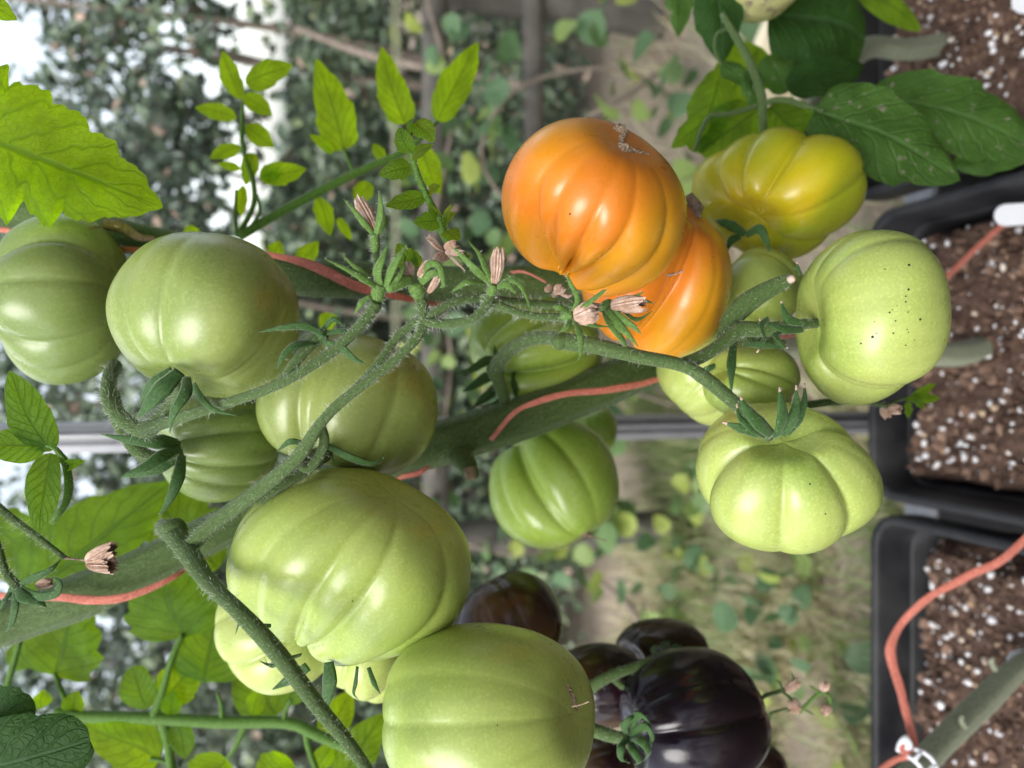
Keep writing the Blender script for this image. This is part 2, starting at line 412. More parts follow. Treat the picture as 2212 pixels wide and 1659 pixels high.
def hairs(parent, geo, dens, length, seed=1, wid=0.000042, name='hairs', lo=0.0, hi=1.0):
    """fine plant hairs standing off a stalk"""
    V, f, uv, c, rr, (T, S, B) = geo
    r2 = np.random.default_rng(seed)
    L = np.linalg.norm(np.diff(c, axis=0), axis=1).sum()
    n = max(4, int(dens*0.55*L*(hi-lo)))
    x = r2.uniform(lo, hi, n)*(len(c)-1.001); i = x.astype(int); t = (x-i)[:, None]
    cc = c[i]*(1-t)+c[i+1]*t; r = rr[i]
    a = r2.uniform(0, 2*np.pi, n)
    D = S[i]*np.cos(a)[:, None]+B[i]*np.sin(a)[:, None]
    base = cc+D*(r*0.96)[:, None]
    ln = length*0.62*r2.uniform(0.2, 1.0, n)[:, None]**1.3*1.3
    dirv = D+T[i]*r2.normal(0, 0.35, n)[:, None]+r2.normal(0, 0.15, (n, 3)); dirv /= np.linalg.norm(dirv, axis=1)[:, None]
    side = np.cross(dirv, r2.normal(0, 1, (n, 3))); side /= np.linalg.norm(side, axis=1)[:, None]+1e-9
    s2 = np.cross(dirv, side)
    midp = base+dirv*ln*0.55+r2.normal(0, 0.06, (n, 3))*ln
    tip = base+dirv*ln+r2.normal(0, 0.16, (n, 3))*ln
    vv = np.stack([base+side*wid, base-side*wid*0.5+s2*wid*0.87, base-side*wid*0.5-s2*wid*0.87,
                   midp+side*wid*0.7, midp-side*wid*0.35+s2*wid*0.6, midp-side*wid*0.35-s2*wid*0.6, tip], 1).reshape(-1, 3)
    ff = []
    for k in range(n):
        b = 7*k
        for j in range(3):
            j2 = (j+1) % 3
            ff.append((b+j, b+j2, b+3+j2, b+3+j)); ff.append((b+3+j, b+3+j2, b+6))
    o = mk(name, vv, ff, M['hair'], parent, True, kind='stuff')
    return o

def px_pts(pts): return np.array([P(*p) for p in pts])

def stalk(name, pts, wpx, parent, mat='stalk', hair=0, hlen=0.004, seed=0, sides=12, sub=6, flute=0.0, jit=0.05, flat=1.0, hseed=None, label=None):
    """pts: (px, py, depth); wpx: width in picture pixels per point"""
    w3 = px_pts(pts)
    if np.isscalar(wpx): wpx = [wpx]*len(pts)
    rad = [0.5*q*p[2]/FP*(0.86 if mat == 'stalk' else 1.0) for q, p in zip(wpx, pts)]
    g = tube_geo(w3, rad, sides, sub, flat=flat, flute=flute, jit=jit, seed=seed)
    o = mk(name, g[0], g[1], M[mat], parent, uv=g[2], label=label)
    if hair: hairs(o, g, hair, hlen, seed+5)
    return o, g

def blade(name, pts, wpx, parent, mat='sepal', flat=0.28, tip=True, sub=7, hair=0, seed=0, shape=None, roll=0.0, tipcol=False):
    """a sepal or other slender pointed blade along a picture path"""
    w3 = px_pts(pts); n = len(pts)
    dm = np.mean([p[2] for p in pts])
    t = np.linspace(0, 1, n)
    prof = shape if shape is not None else np.interp(t, [0, 0.18, 0.45, 0.8, 1.0], [0.62, 1.0, 0.9, 0.45, 0.07])
    rad = 0.5*wpx*dm/FP*np.asarray(prof)
    c = spline(w3, sub); tt = np.linspace(0, 1, len(c))
    rr = np.interp(tt, t, rad)
    tang = unit(w3[-1]-w3[0]); s0 = unit(np.cross(tang, -F)); nn = np.cross(s0, tang)
    up = nn*math.cos(roll)+s0*math.sin(roll)
    g = tube_geo(c, rr, 8, 1, flat=flat, up=up)
    o = mk(name, g[0], g[1], M[mat], parent, uv=g[2])
    if hair: hairs(o, g, hair*0.5, 0.0015, seed+3, wid=0.00004)
    if tipcol:
        k = max(2, len(c)//8)
        g2 = tube_geo(c[-k-1:], np.maximum(rr[-k-1:]*1.12, 0.0004), 8, 1, flat=0.6, up=up)
        mk('dried_tip', g2[0], g2[1], M['tipbrown'], o, uv=g2[2])
    return o

SHAPES = {'ovate': (0.55, 0.85), 'lance': (0.75, 1.0), 'round': (0.48, 0.5), 'cord': (0.32, 0.8)}

def leaf(base, tip, wpx, parent, mat='leaf', shape='ovate', teeth=5, td=0.22, bend=0.06, curve=0.0, roll=0.0, fold=0.12,
         seed=0, name='leaflet', nu=44, nv=11, ripple=0.05, asym=0.0, stalkpx=0, label=None, droop=0.0):
    r2 = np.random.default_rng(seed+100)
    A, B = Q(base), Q(tip); d = 0.5*(base[2]+tip[2])
    T = B-A; L = np.linalg.norm(T); T /= L
    S0 = unit(np.cross(T, -F)); N0 = np.cross(S0, T)
    S = S0*math.cos(roll)+N0*math.sin(roll); Nn = -S0*math.sin(roll)+N0*math.cos(roll)
    W = 0.5*wpx*d/FP
    a, b = SHAPES[shape]; um = a/(a+b); mx = um**a*(1-um)**b
    us = np.linspace(0, 1, nu); vs_ = np.linspace(-1, 1, nv)
    ph = r2.uniform(0, 1, 2); tamp = r2.uniform(0.35, 1.6, (2, 12)); V, uv = [], []
    tw = r2.uniform(-0.15, 0.15)
    for u in us:
        hw0 = W*(u**a*(1-u)**b)/mx
        c = A+T*L*u+Nn*bend*L*math.sin(math.pi*u)+S*curve*L*math.sin(math.pi*u)-Nn*droop*L*u*u
        for v in vs_:
            s_ = 0 if v < 0 else 1
            q_ = u**1.1*teeth+ph[s_]; fr = q_ % 1.0; am = tamp[s_][int(q_) % 12]
            saw = (fr/0.80)**0.8 if fr < 0.80 else (1-fr)/0.20
            f2 = (q_*2.7) % 1.0; saw = 0.6+(saw-0.6)*am+0.22*((f2/0.8 if f2 < 0.8 else (1-f2)/0.2)-0.5)
            hw = hw0*(1+td*(saw-0.6)*(1.25 if s_ else 1.0)*min(1, u*6))*(1+asym*v)
            vein = abs(math.sin(math.pi*((u-0.30*abs(v))*7+0.25)))+0.35*math.sin(23*u+9*v+ph[1]*6)*math.sin(17*v+5*u)
            z = fold*abs(v)*hw+ripple*hw0*1.1*vein*abs(v)**0.6*(1.15-abs(v))+0.12*hw0*math.sin(5*u+3*v+ph[0]*6)+tw*hw*v*u-(0.16+0.10*ph[1])*hw*abs(v)**3*(0.6+math.sin(7*u+ph[0]*9)*0.6)
            V.append(c+S*hw*v+Nn*z); uv.append((u, (v+1)/2))
    f = []
    for i in range(nu-1):
        for j in range(nv-1):
            k = i*nv+j; f.append((k, k+1, k+nv+1, k+nv))
    o = mk(name, V, f, M[mat], parent, uv=uv, label=label)
    return o

def tomato(label, box, depth, stem, mat, n=7, crease=0.10, seed=0, obl=0.82, roll=0.0, dim=0.16, bl=0.04, fstem=1.0, fblos=0.35,
           zs=1.0, sharp=0.5, group=None, wob=0.04, marks=None, w1=0.16, fpow=2.0):
    """box: picture bounds (x0, y0, x1, y1) the fruit fills; stem: direction of its stalk end as (picture right, picture down, towards camera)"""
    r2 = np.random.default_rng(seed)
    nth, nph = 64, 168
    th = np.linspace(0, np.pi, nth); ph = np.linspace(0, 2*np.pi, nph, endpoint=False)
    ang = (np.arange(n)+r2.uniform(-0.36, 0.36, n))/n*2*np.pi+roll
    dep = crease*r2.uniform(0.30, 1.55, n)
    pw = r2.uniform(0, 6.28, 6)
    zax = unit(stem); xax = unit(np.cross([0.13, 0.9, 0.31], zax)); yax = np.cross(zax, xax)
    x0, y0, x1, y1 = box
    uv = np.vstack([np.c_[ph/(2*np.pi), np.full(nph, t/np.pi)] for t in th])
    ring, ring2 = [np.cos(ph)]*nth, [np.sin(ph)]*nth
    def shape(ang, dep):
        V = []; g = np.zeros(nph)
        for a0, d0 in zip(ang, dep):
            da = np.abs((ph-a0+np.pi) % (2*np.pi)-np.pi)
            g += d0*(sharp*np.exp(-(da/(w1*0.55))**1.15)+(1-sharp)*np.exp(-(da/(w1*2.4))**2))
        for t in th:
            fade = fstem*abs(np.cos(t/2))**fpow+fblos*np.sin(t/2)**2
            fade *= min(1.0, 0.35+1.2*math.sin(t))
            rad = math.sin(t)**0.86 if 0 < t < math.pi-1e-6 else 0.0
            z = obl*math.cos(t)*(1.0-dim*1.6*math.exp(-(t/0.36)**2))+obl*bl*2.2*math.exp(-((math.pi-t)/0.3)**2)
            w_ = 1+1.3*wob*(0.5*np.sin(4*ph+2*t+pw[3])*math.sin(2*t)+np.sin(2*ph+pw[0])*0.6+np.sin(ph+pw[1])*math.cos(t)+0.5*np.sin(3*ph+pw[2]))*math.sin(t)
            k = (1-g*fade*1.55)*w_
            V.append(np.c_[rad*k*np.cos(ph), rad*k*np.sin(ph), z*(1-g*fade*0.45)])
        V = np.vstack(V)
        return V[:, :1]*xax+V[:, 1:2]*yax+V[:, 2:]*zax
    def fit(V):
        ox, oy = (0.5*(x0+x1)-CX)/FP*depth, (0.5*(y0+y1)-CY)/FP*depth
        sx, sy = 0.5*(x1-x0)/FP*depth, 0.5*(y1-y0)/FP*depth
        for _ in range(6):
            sz = math.sqrt(sx*sy)*zs
            zz = depth-V[:, 2]*sz
            qx = CX+FP*(ox+V[:, 0]*sx)/zz; qy = CY+FP*(oy+V[:, 1]*sy)/zz
            ex, ey = qx.max()-qx.min(), qy.max()-qy.min()
            sx *= (x1-x0)/ex; sy *= (y1-y0)/ey
            ox += (0.5*(x0+x1)-0.5*(qx.max()+qx.min()))/FP*depth
            oy += (0.5*(y0+y1)-0.5*(qy.max()+qy.min()))/FP*depth
        return ox, oy, sx, sy, qx, qy
    if marks:
        V = shape([], []); ox, oy, sx, sy, qx, qy = fit(V); ma, md = [], []
        for px, py, d0 in marks:
            i = int(np.argmin((qx-px)**2+(qy-py)**2+np.where(V[:, 2] < 0, 1e7, 0))); ma.append(ph[i % nph]); md.append(d0*crease)
        keep = [k for k in range(n) if all(abs((ang[k]-q+np.pi) % (2*np.pi)-np.pi) > 0.42 for q in ma)]
        ang = np.r_[ang[keep], ma]; dep = np.r_[dep[keep]*0.28, md]
    V = shape(ang, dep); ox, oy, sx, sy, qx, qy = fit(V)
    sz = math.sqrt(sx*sy)*zs
    Wv = CAM+depth*F+np.outer(ox+V[:, 0]*sx, R)-np.outer(oy+V[:, 1]*sy, U)-np.outer(V[:, 2]*sz, F)
    f = []
    for i in range(nth-1):
        for j in range(nph):
            k = (j+1) % nph
            f.append((i*nph+j, i*nph+k, (i+1)*nph+k, (i+1)*nph+j))
    cen = Wv.mean(0)
    root = empty('tomato', cen, label, 'tomato', group)
    o = mk('fruit', Wv, f, M[mat], root, uv=uv, attr={'ring': np.concatenate(ring), 'ring2': np.concatenate(ring2)}, org=cen)
    root_info = dict(root=root, fruit=o, V=Wv, qx=qx, qy=qy, d=depth-V[:, 2]*sz, pole=Wv[:nph].mean(0), blos=Wv[-nph:].mean(0), nph=nph)
    return root_info

def surf(t, px, py):
    """point and outward direction on the near side of a tomato under a picture position"""
    m = (t['qx']-px)**2+(t['qy']-py)**2+np.where(t['d'] > np.median(t['d']), 1e7, 0)
    i = int(np.argmin(m)); c = WP[t['root'].name]
    d = t['d'][i]
    p = P(px, py, d)
    return p, unit(t['V'][i]-c), d

def specks(t, pts, seed=0, r=(0.00016, 0.00052)):
    r2 = np.random.default_rng(seed); V, f = [], []
    for px, py in pts:
        p, nn, d = surf(t, px, py); a = unit(np.cross(nn, [0.2, 0.5, 0.8])); b = np.cross(nn, a); rr = r2.uniform(*r); k = len(V)
        for lev, (q, h) in enumerate(((1.0, -0.2), (0.75, 0.35))):
            for s in range(8):
                an = s*math.pi/4; V.append(p+rr*q*(a*math.cos(an)+b*math.sin(an))+nn*rr*h)
        V.append(p+nn*rr*0.5)
        for s in range(8):
            s2 = (s+1) % 8
            f.append((k+s, k+s2, k+8+s2, k+8+s)); f.append((k+8+s, k+8+s2, k+16))
    mk('specks', V, f, M['speck'], t['root'], kind='stuff')

def scar(t, path, wpx, name='blossom_scar', seed=0, mat='cork'):
    """a corky scar lying on the skin along a picture path"""
    r2 = np.random.default_rng(seed); pts = []; rad = []
    for i in range(len(path)):
        p, nn, d = surf(t, *path[i]); pts.append(p+nn*0.0002); rad.append(0.5*(wpx[i] if not np.isscalar(wpx) else wpx)*d/FP)
    g = tube_geo(np.array(pts), rad, 9, 8, flat=0.45, jit=0.35, seed=seed)
    v = g[0]+r2.normal(0, 0.00025, g[0].shape)
    return mk(name, v, g[1], M[mat], t['fruit'], smooth=False, uv=g[2])

def withered(base, tip, wpx, parent, seed=0, mouth=1.0):
    """a dried-up flower: a crumpled fluted tube, open and ragged at the end"""
    r2 = np.random.default_rng(seed)
    A, B = Q(base), Q(tip); d = base[2]; n = 14; s = 30
    ax = B-A; L = np.linalg.norm(ax); T = ax/L; S = unit(np.cross(T, -F)); Nn = np.cross(S, T)
    W = 0.5*wpx*d/FP; V, f = [], []
    amp = r2.uniform(0.05, 0.30, s//2)
    bendv = r2.normal(0, 0.06, 2)
    rag = r2.uniform(-0.16, 0.14, s)
    for i in range(n):
        t = i/(n-1); rr = W*np.interp(t, [0, 0.15, 0.5, 0.8, 1.0], [0.42, 0.75, 1.0, 0.95, 0.72*mouth])
        for j in range(s):
            a = 2*math.pi*j/s+0.5*t
            k = rr*(1+(amp[j//2] if j % 2 else -amp[j//2])*0.8)
            tt = t*(1+rag[j]*t*t)
            V.append(A+T*L*tt+S*(k*math.cos(a)+bendv[0]*L*t*t)+Nn*(k*math.sin(a)+bendv[1]*L*t*t))
    for i in range(n-1):
        for j in range(s): f.append((i*s+j, i*s+(j+1) % s, (i+1)*s+(j+1) % s, (i+1)*s+j))
    return mk('withered_petals', V, f, M['dry'], parent, smooth=False)

# ------------------------------------------------------------------ the setting
def box(name, lo, hi, mat, parent=None, bev=0.0):
    (x0, y0, z0), (x1, y1, z1) = lo, hi
    if not bev:
        v = [(x, y, z) for z in (z0, z1) for y in (y0, y1) for x in (x0, x1)]
        f = [(0, 2, 3, 1), (4, 5, 7, 6), (0, 1, 5, 4), (2, 6, 7, 3), (0, 4, 6, 2), (1, 3, 7, 5)]
        return mk(name, v, f, mat, parent, smooth=False)
    loops = [(0.0, bev), (bev, 0.0), (z1-z0-bev, 0.0), (z1-z0, bev)]
    v = []
    for z, i in loops:
        for sx, sy, bx, by in ((-1, -1, 0, 1), (-1, -1, 1, 0), (1, -1, 1, 0), (1, -1, 0, 1), (1, 1, 0, 1), (1, 1, 1, 0), (-1, 1, 1, 0), (-1, 1, 0, 1)):
            xx = (x0+i+bx*bev if sx < 0 else x1-i-bx*bev); yy = (y0+i+by*bev if sy < 0 else y1-i-by*bev)
            v.append((xx, yy, z0+z))
    f = [tuple(range(8))[::-1], tuple(range(24, 32))]
    for k in range(3):
        for j in range(8):
            f.append((k*8+j, k*8+(j+1) % 8, (k+1)*8+(j+1) % 8, (k+1)*8+j))
    return mk(name, v, f, mat, parent, smooth=False)

gx = np.r_[-600, -60, np.linspace(-6, 6, 60), 60, 600]; gy = np.r_[-600, -60, np.linspace(-3, 9, 60), 60, 600]
gv = []
for yy in gy:
    for xx in gx:
        h = 0.0
        if abs(xx) < 6 and 0.9 < yy < 9:
            h = 0.012*math.sin(7*xx+1.3*yy)+0.010*math.sin(11*yy-3*xx)-0.03
        elif yy < 0.9: h = -0.03
        gv.append((xx, yy, h))
nx = len(gx)
gf = [(j*nx+i, j*nx+i+1, (j+1)*nx+i+1, (j+1)*nx+i) for j in range(len(gy)-1) for i in range(nx-1)]
tag(mk('ground', gv, gf, M['ground'], None, org=np.zeros(3)), kind='structure')

# unseen dark floor sheet, added to cut light bouncing up from below
fv = [(x_, y_, -0.026) for y_ in (-3.0, 0.698) for x_ in (-3.0, 3.0)]
tag(mk('added_floor_sheet', fv, [(0, 1, 3, 2)], M['floor'], None, smooth=False), kind='structure')

# greenhouse side: aluminium glazing bar with panes either side, lapped half way up
gh = empty('greenhouse_wall', (-0.046, 0.72, 0.0), 'glazed greenhouse side with a grey aluminium glazing bar between its panes', 'greenhouse')
def glazing_bar(x):
    prof = [(-0.0135, 0.002), (-0.0135, -0.003), (-0.0105, -0.0045), (-0.0095, -0.009), (-0.0065, -0.0105), (-0.0055, -0.0065), (-0.0015, -0.006),
            (-0.0005, -0.015), (0.003, -0.0155), (0.0045, -0.0065), (0.0075, -0.006), (0.0085, -0.0105), (0.011, -0.0095), (0.0135, -0.004), (0.0135, 0.002)]
    zz = [-0.03, 2.2]; v = [(x+a, 0.72+b, z) for z in zz for a, b in prof]; k = len(prof)
    f = [(i, (i+1) % k, k+(i+1) % k, k+i) for i in range(k)]
    return mk('glazing_bar', v, f, M['alu'], gh, smooth=False)
for bx_ in (-0.656, -0.046, 0.564): glazing_bar(bx_)
for xa, xb in ((-0.654, -0.048), (-0.044, 0.562)):
    box('glass_pane', (xa, 0.7225, 0.16), (xb, 0.7255, 0.803), M['glass'], gh)
    box('glass_pane', (xa, 0.7265, 0.794), (xb, 0.7295, 2.1), M['glass'], gh)
box('glazing_strip', (-0.043, 0.7205, 0.793), (0.561, 0.7222, 0.803), M['seal'], gh)
box('sill', (-1.4, 0.70, -0.03), (1.4, 0.75, 0.155), M['alu'], gh, 0.004)

# old fence outside
fe = empty('wooden_fence', (0.5, 1.62, 0.0), 'weathered grey wooden post and rail fence behind the greenhouse glass', 'fence')
def rail(name, a, b, hw, ht, seed):
    g = tube_geo(np.array([a, 0.5*(np.array(a)+np.array(b))+np.array([0, 0.0, 0.006]), b]), [hw]*3, 8, 10, flat=ht/hw, jit=0.08, seed=seed, up=np.array([0, 1.0, 0]))
    return mk(name, g[0], g[1], M['wood'], fe, uv=g[2])
rail('rail', (-0.36, 1.60, 0.585), (1.7, 1.62, 0.575), 0.030, 0.018, 1)
rail('rail', (0.46, 1.66, 0.335), (1.7, 1.66, 0.34), 0.026, 0.018, 2)
rail('post', (-0.347, 1.63, -0.05), (-0.35, 1.64, 0.60), 0.040, 0.04, 3)
rail('post', (0.93, 1.70, -0.05), (0.93, 1.70, 1.0), 0.045, 0.045, 4)
rail('post', (1.62, 1.66, -0.05), (1.62, 1.66, 0.9), 0.045, 0.045, 5)

# hedge of shrubs, leaf by leaf
_lat = np.random.default_rng(5).uniform(0, 1, (24, 24, 24))
def vnoise(p, s):
    q = np.asarray(p)*s+50.0; i = np.floor(q).astype(int); t = q-i; t = t*t*(3-2*t); r = 0
    for dx in (0, 1):
        for dy in (0, 1):
            for dz in (0, 1):
                wgt = (t[:, 0] if dx else 1-t[:, 0])*(t[:, 1] if dy else 1-t[:, 1])*(t[:, 2] if dz else 1-t[:, 2])
                r = r+wgt*_lat[(i[:, 0]+dx) % 24, (i[:, 1]+dy) % 24, (i[:, 2]+dz) % 24]
    return r

def leaf_cards(c, size, rs, flatness=0.6, toward=None):
    n = len(c)
    nn = rs.normal(0, 1, (n, 3)); nn[:, 2] = np.abs(nn[:, 2])+flatness*0.5; nn[:, 1] -= 0.5
    nn /= np.linalg.norm(nn, axis=1)[:, None]
    t = np.cross(nn, rs.normal(0, 1, (n, 3))); t /= np.linalg.norm(t, axis=1)[:, None]
    s = np.cross(nn, t); L = size[:, None]
    v = np.stack([c-t*L*0.5, c+s*L*0.30-t*L*0.08+nn*L*0.08, c+s*L*0.22+t*L*0.25+nn*L*0.06, c+t*L*0.55-nn*L*0.06,
                  c-s*L*0.22+t*L*0.25+nn*L*0.06, c-s*L*0.30-t*L*0.08+nn*L*0.08], 1).reshape(-1, 3)
    f = []
    for k in range(n):
        b = 6*k; f += [(b, b+1, b+2, b+3), (b, b+3, b+4, b+5)]
    return v, f

_g = np.random.default_rng(9)
GAPS = [(0.44, 0.045, 0.030, 0.018, 0.0), (0.41, 0.030, 0.022, 0.020, 0.0), (0.20, 0.045, 0.035, 0.014, 0.0), (0.27, 0.030, 0.020, 0.014, 0.1), (0.24, 0.11, 0.02, 0.012, 0.3), (0.42, 0.13, 0.04, 0.02, 0.3)]
GAPS += [(_g.uniform(0.12, 0.50), max(0.006, _g.normal(0.034, 0.028)), *_g.uniform(0.004, 0.015, 2), 0.0) for _ in range(150)]
GAPS += [(_g.uniform(-0.6, 0.6), _g.uniform(0.006, 0.26), *_g.uniform(0.003, 0.012, 2), 0.0) for _ in range(60)]
def shrub(label, x, y, wx, wy, top, n, seed, tone=0.0, lsize=0.034):
    rs = np.random.default_rng(seed)
    root = empty('hedge_shrub', (x, y, 0.0), label, 'shrub', 'shrubs of the hedge')
    m = n*5
    p = np.c_[rs.uniform(-1, 1, m), rs.uniform(-1, 1, m), rs.uniform(0.03, 1, m)]
    tp = top*(1+0.22*(vnoise(np.c_[p[:, 0]*wx+x, p[:, 1]*0, p[:, 0]*0+seed], 3.3)-0.5)*2)
    q = np.c_[x+p[:, 0]*wx, y+p[:, 1]*wy, p[:, 2]*tp]
    e = (np.abs(p[:, 0])**3+np.abs(p[:, 1])**3+np.clip((p[:, 2]-0.45)/0.55, 0, 1)**3) < rs.uniform(0.75, 1.25, m)
    nz = vnoise(q, 5.5)*0.65+vnoise(q, 13.0)*0.35
    keep = e & (nz > rs.uniform(0.28, 0.60, m))
    sx, sz = q[:, 0]/q[:, 1], (q[:, 2]-0.9)/q[:, 1]
    for gx_, gz_, ra, rb, dens in GAPS:
        ins = ((sx-gx_)/ra)**2+((sz-gz_)/rb)**2 < rs.uniform(0.5, 1.2, m)
        keep &= ~(ins & (rs.uniform(0, 1, m) > dens*0.6))
    q = q[keep][:n]
    sz_ = lsize*rs.uniform(0.6, 1.35, len(q))
    v, f = leaf_cards(q, sz_, rs)
    tn = np.clip(rs.normal(0.42+tone, 0.20, len(q))+(vnoise(q, 4.0)-0.5)*0.5, 0, 0.92)
    tn = np.where(rs.uniform(0, 1, len(q)) < 0.03, 1.0, tn)
    mk('crown', v, f, M['hedgeleaf'], root, smooth=False, attr={'tone': np.repeat(tn, 6)})
    for k in range(4):
        a = np.array([x+rs.uniform(-0.1, 0.1)*wx*2, y+rs.uniform(-0.3, 0.3)*wy, -0.05]); b = np.array([x+rs.uniform(-0.8, 0.8)*wx, y+rs.uniform(-0.6, 0.6)*wy, top*rs.uniform(0.75, 0.95)])
        mid_ = 0.5*(a+b)+rs.normal(0, 0.06, 3)
        g = tube_geo(np.array([a, mid_, b]), [0.018, 0.012, 0.004], 7, 7, jit=0.1, seed=seed+k)
        mk('trunk' if k == 0 else 'branch', g[0], g[1], M['twig'], root, uv=g[2])
    return root
shrub('leafy grey-green shrub in the hedge, in the upper left of the picture', 0.95, 2.35, 0.50, 0.42, 1.84, 13500, 21)
shrub('hedge shrub with bright sky showing through its gaps', 0.30, 2.40, 0.48, 0.42, 1.82, 13500, 22, -0.04)
shrub('hedge shrub seen between the left green tomatoes and the thick stem', -0.35, 2.35, 0.48, 0.42, 1.80, 13500, 23)
shrub('hedge shrub behind the backlit leaves at the lower left', -0.98, 2.40, 0.50, 0.42, 1.76, 13500, 24, 0.05)
shrub('hedge shrub at the far right end of the hedge', 1.62, 2.45, 0.5, 0.42, 1.85, 5000, 25)
shrub('hedge shrub at the far left end of the hedge', -1.62, 2.45, 0.5, 0.42, 1.75, 5000, 26)
for k, (x_, lab) in enumerate(((0.75, 'taller shrub rising behind the hedge at the top left of the picture'), (-0.15, 'taller shrub behind the middle of the hedge'), (-1.05, 'taller shrub behind the hedge at the lower left'))):
    shrub(lab, x_, 3.35, 0.62, 0.45, 2.15-0.08*k, 6500, 31+k, 0.08, 0.05)

# far bushes beyond the hedge, one uneven green mass along the horizon
rs = np.random.default_rng(88)
q = np.c_[rs.uniform(-5.5, 6.0, 9000), rs.uniform(6.4, 7.6, 9000), rs.uniform(0, 1, 9000)]
q[:, 2] *= 0.62+0.75*vnoise(np.c_[q[:, 0], q[:, 0]*0+2.2, q[:, 0]*0+7.7], 1.3)+0.12*vnoise(q, 6.0)
v, f = leaf_cards(q, rs.uniform(0.10, 0.22, len(q)), rs)
tag(mk('far_bushes', v, f, M['hedgeleaf'], None, smooth=False, attr={'tone': np.repeat(np.clip(rs.normal(0.5, 0.2, len(q)), 0, 0.95), 6)}), 'far-off bushes glimpsed through gaps in the hedge', 'bushes', kind='stuff')

# leaf masses out of view, added to block sky light from behind and right
def shade_foliage(label, lo, hi, n, seed):
    rs = np.random.default_rng(seed)
    q = rs.uniform(lo, hi, (n*2, 3)); q = q[vnoise(q, 4.0)*0.6+vnoise(q, 9.0)*0.4 > rs.uniform(0.25, 0.6, n*2)][:n]
    v, f = leaf_cards(q, rs.uniform(0.05, 0.11, len(q)), rs)
    o = mk('unseen_shade_foliage', v, f, M['hedgeleaf'], None, smooth=False, attr={'tone': np.repeat(np.clip(rs.normal(0.45, 0.2, len(q)), 0, 0.9), 6)})
    tag(o, label, 'foliage', kind='stuff')
shade_foliage('unseen green foliage added behind the camera to block sky light', (-2.2, -1.6, 0.2), (2.2, -1.1, 1.85), 6000, 81)
shade_foliage('unseen green foliage added on the right to block sky light', (0.62, -0.5, 0.3), (1.15, 0.62, 1.75), 3000, 82)

# dead twigs crossing in front of the hedge
for (lab, pts, r_) in (('long grey dead twig slanting across the hedge near the top', [P(640, 60, 1.75), P(800, 120, 1.7), P(1000, 160, 1.68), P(1130, 185, 1.66)], 0.009),
                       ('thin dead twig lying in the undergrowth near the shrub leaves', [P(1270, 250, 1.6), P(1330, 220, 1.6), P(1420, 160, 1.62)], 0.006),
                       ('bare brown twig low among the weeds at the bottom', [P(1270, 1240, 1.7), P(1350, 1300, 1.65), P(1400, 1370, 1.6)], 0.007)):
    g = tube_geo(np.array(pts), [r_, r_*1.1, r_*0.8] if len(pts) == 3 else [r_]*4, 7, 8, jit=0.25, seed=3)
    tag(mk('twig', g[0], g[1], M['twig'], None, uv=g[2]), lab, 'twig', 'dead twigs outside')

# broad-leaved climber on the fence and weeds on the ground: every leaf a piece
def broad_leaf_mesh():
    V, f, nu, nv = [], [], 9, 7
    for i in range(nu):
        u = i/(nu-1); hw = 0.5*(u**0.42*(1-u)**0.62)/0.49
        for j in range(nv):
            v = -1+2*j/(nv-1)
            V.append((hw*v, u-0.06*abs(v), 0.16*hw*abs(v)-0.25*u*u+0.02*math.sin(9*u+4*v)))
    for i in range(nu-1):
        for j in range(nv-1): k = i*nv+j; f.append((k, k+1, k+nv+1, k+nv))
    ms = []
    for tn in (0.05, 0.3, 0.5, 0.7, 0.9, 1.0):
        me = bpy.data.meshes.new('broad_leaf'); me.from_pydata(V, [], f); me.polygons.foreach_set('use_smooth', [True]*len(f))
        at = me.attributes.new('tone', 'FLOAT', 'POINT'); at.data.foreach_set('value', [tn]*len(V)); me.materials.append(M['vineleaf']); ms.append(me)
    return ms
BL = broad_leaf_mesh()
def put_leaf(parent, w, size, rs, tone=None):
    o = bpy.data.objects.new('leaf', BL[int(rs.integers(0, 6)) if tone is None else tone]); link(o, parent, w)
    o.scale = (size*rs.uniform(0.8, 1.15), size, size)
    o.rotation_euler = (rs.uniform(-0.2, 1.5), rs.uniform(-0.7, 0.7), rs.uniform(-3.1, 3.1))
def climber(label, pts, n, size, seed, spread):
    rs = np.random.default_rng(seed); c = spline(np.array(pts), 12)
    root = empty('climbing_plant', (pts[0][0], pts[0][1], 0.0), label, 'climber')
    g = tube_geo(np.array(pts), [0.004]*len(pts), 6, 8); mk('stem', g[0], g[1], M['twig'], root, uv=g[2])
    for k in range(n):
        q = c[int(rs.integers(0, len(c)))]+rs.normal(0, 1, 3)*np.array([spread, 0.05, spread*0.9]); q[1] = max(q[1], 0.85); q[2] = max(q[2], 0.02)
        put_leaf(root, q, size*rs.uniform(0.7, 1.25), rs)
climber('round-leaved climber over the fence at the top right of centre', [(0.62, 1.45, 0.05), (0.66, 1.42, 0.25), (0.60, 1.44, 0.45), (0.45, 1.45, 0.52), (0.30, 1.48, 0.38), (0.2, 1.5, 0.3)], 74, 0.058, 41, 0.085)
climber('round-leaved climber around the glazing bar between the green tomatoes', [(-0.05, 1.5, 0.05), (-0.02, 1.5, 0.2), (-0.12, 1.5, 0.32), (-0.25, 1.5, 0.25), (-0.33, 1.5, 0.22)], 64, 0.060, 42, 0.075)
climber('leafy climber low on the hedge behind the orange fruit', [(0.30, 1.55, 0.05), (0.15, 1.55, 0.3), (0.05, 1.56, 0.45), (-0.1, 1.6, 0.5)], 40, 0.05, 43, 0.09)
climber('ivy-like climber trailing along the upper fence rail', [(1.2, 1.56, 0.05), (1.15, 1.55, 0.5), (0.9, 1.56, 0.62), (0.6, 1.55, 0.56), (0.3, 1.56, 0.60), (0.05, 1.56, 0.56), (-0.2, 1.57, 0.6)], 110, 0.042, 44, 0.055)
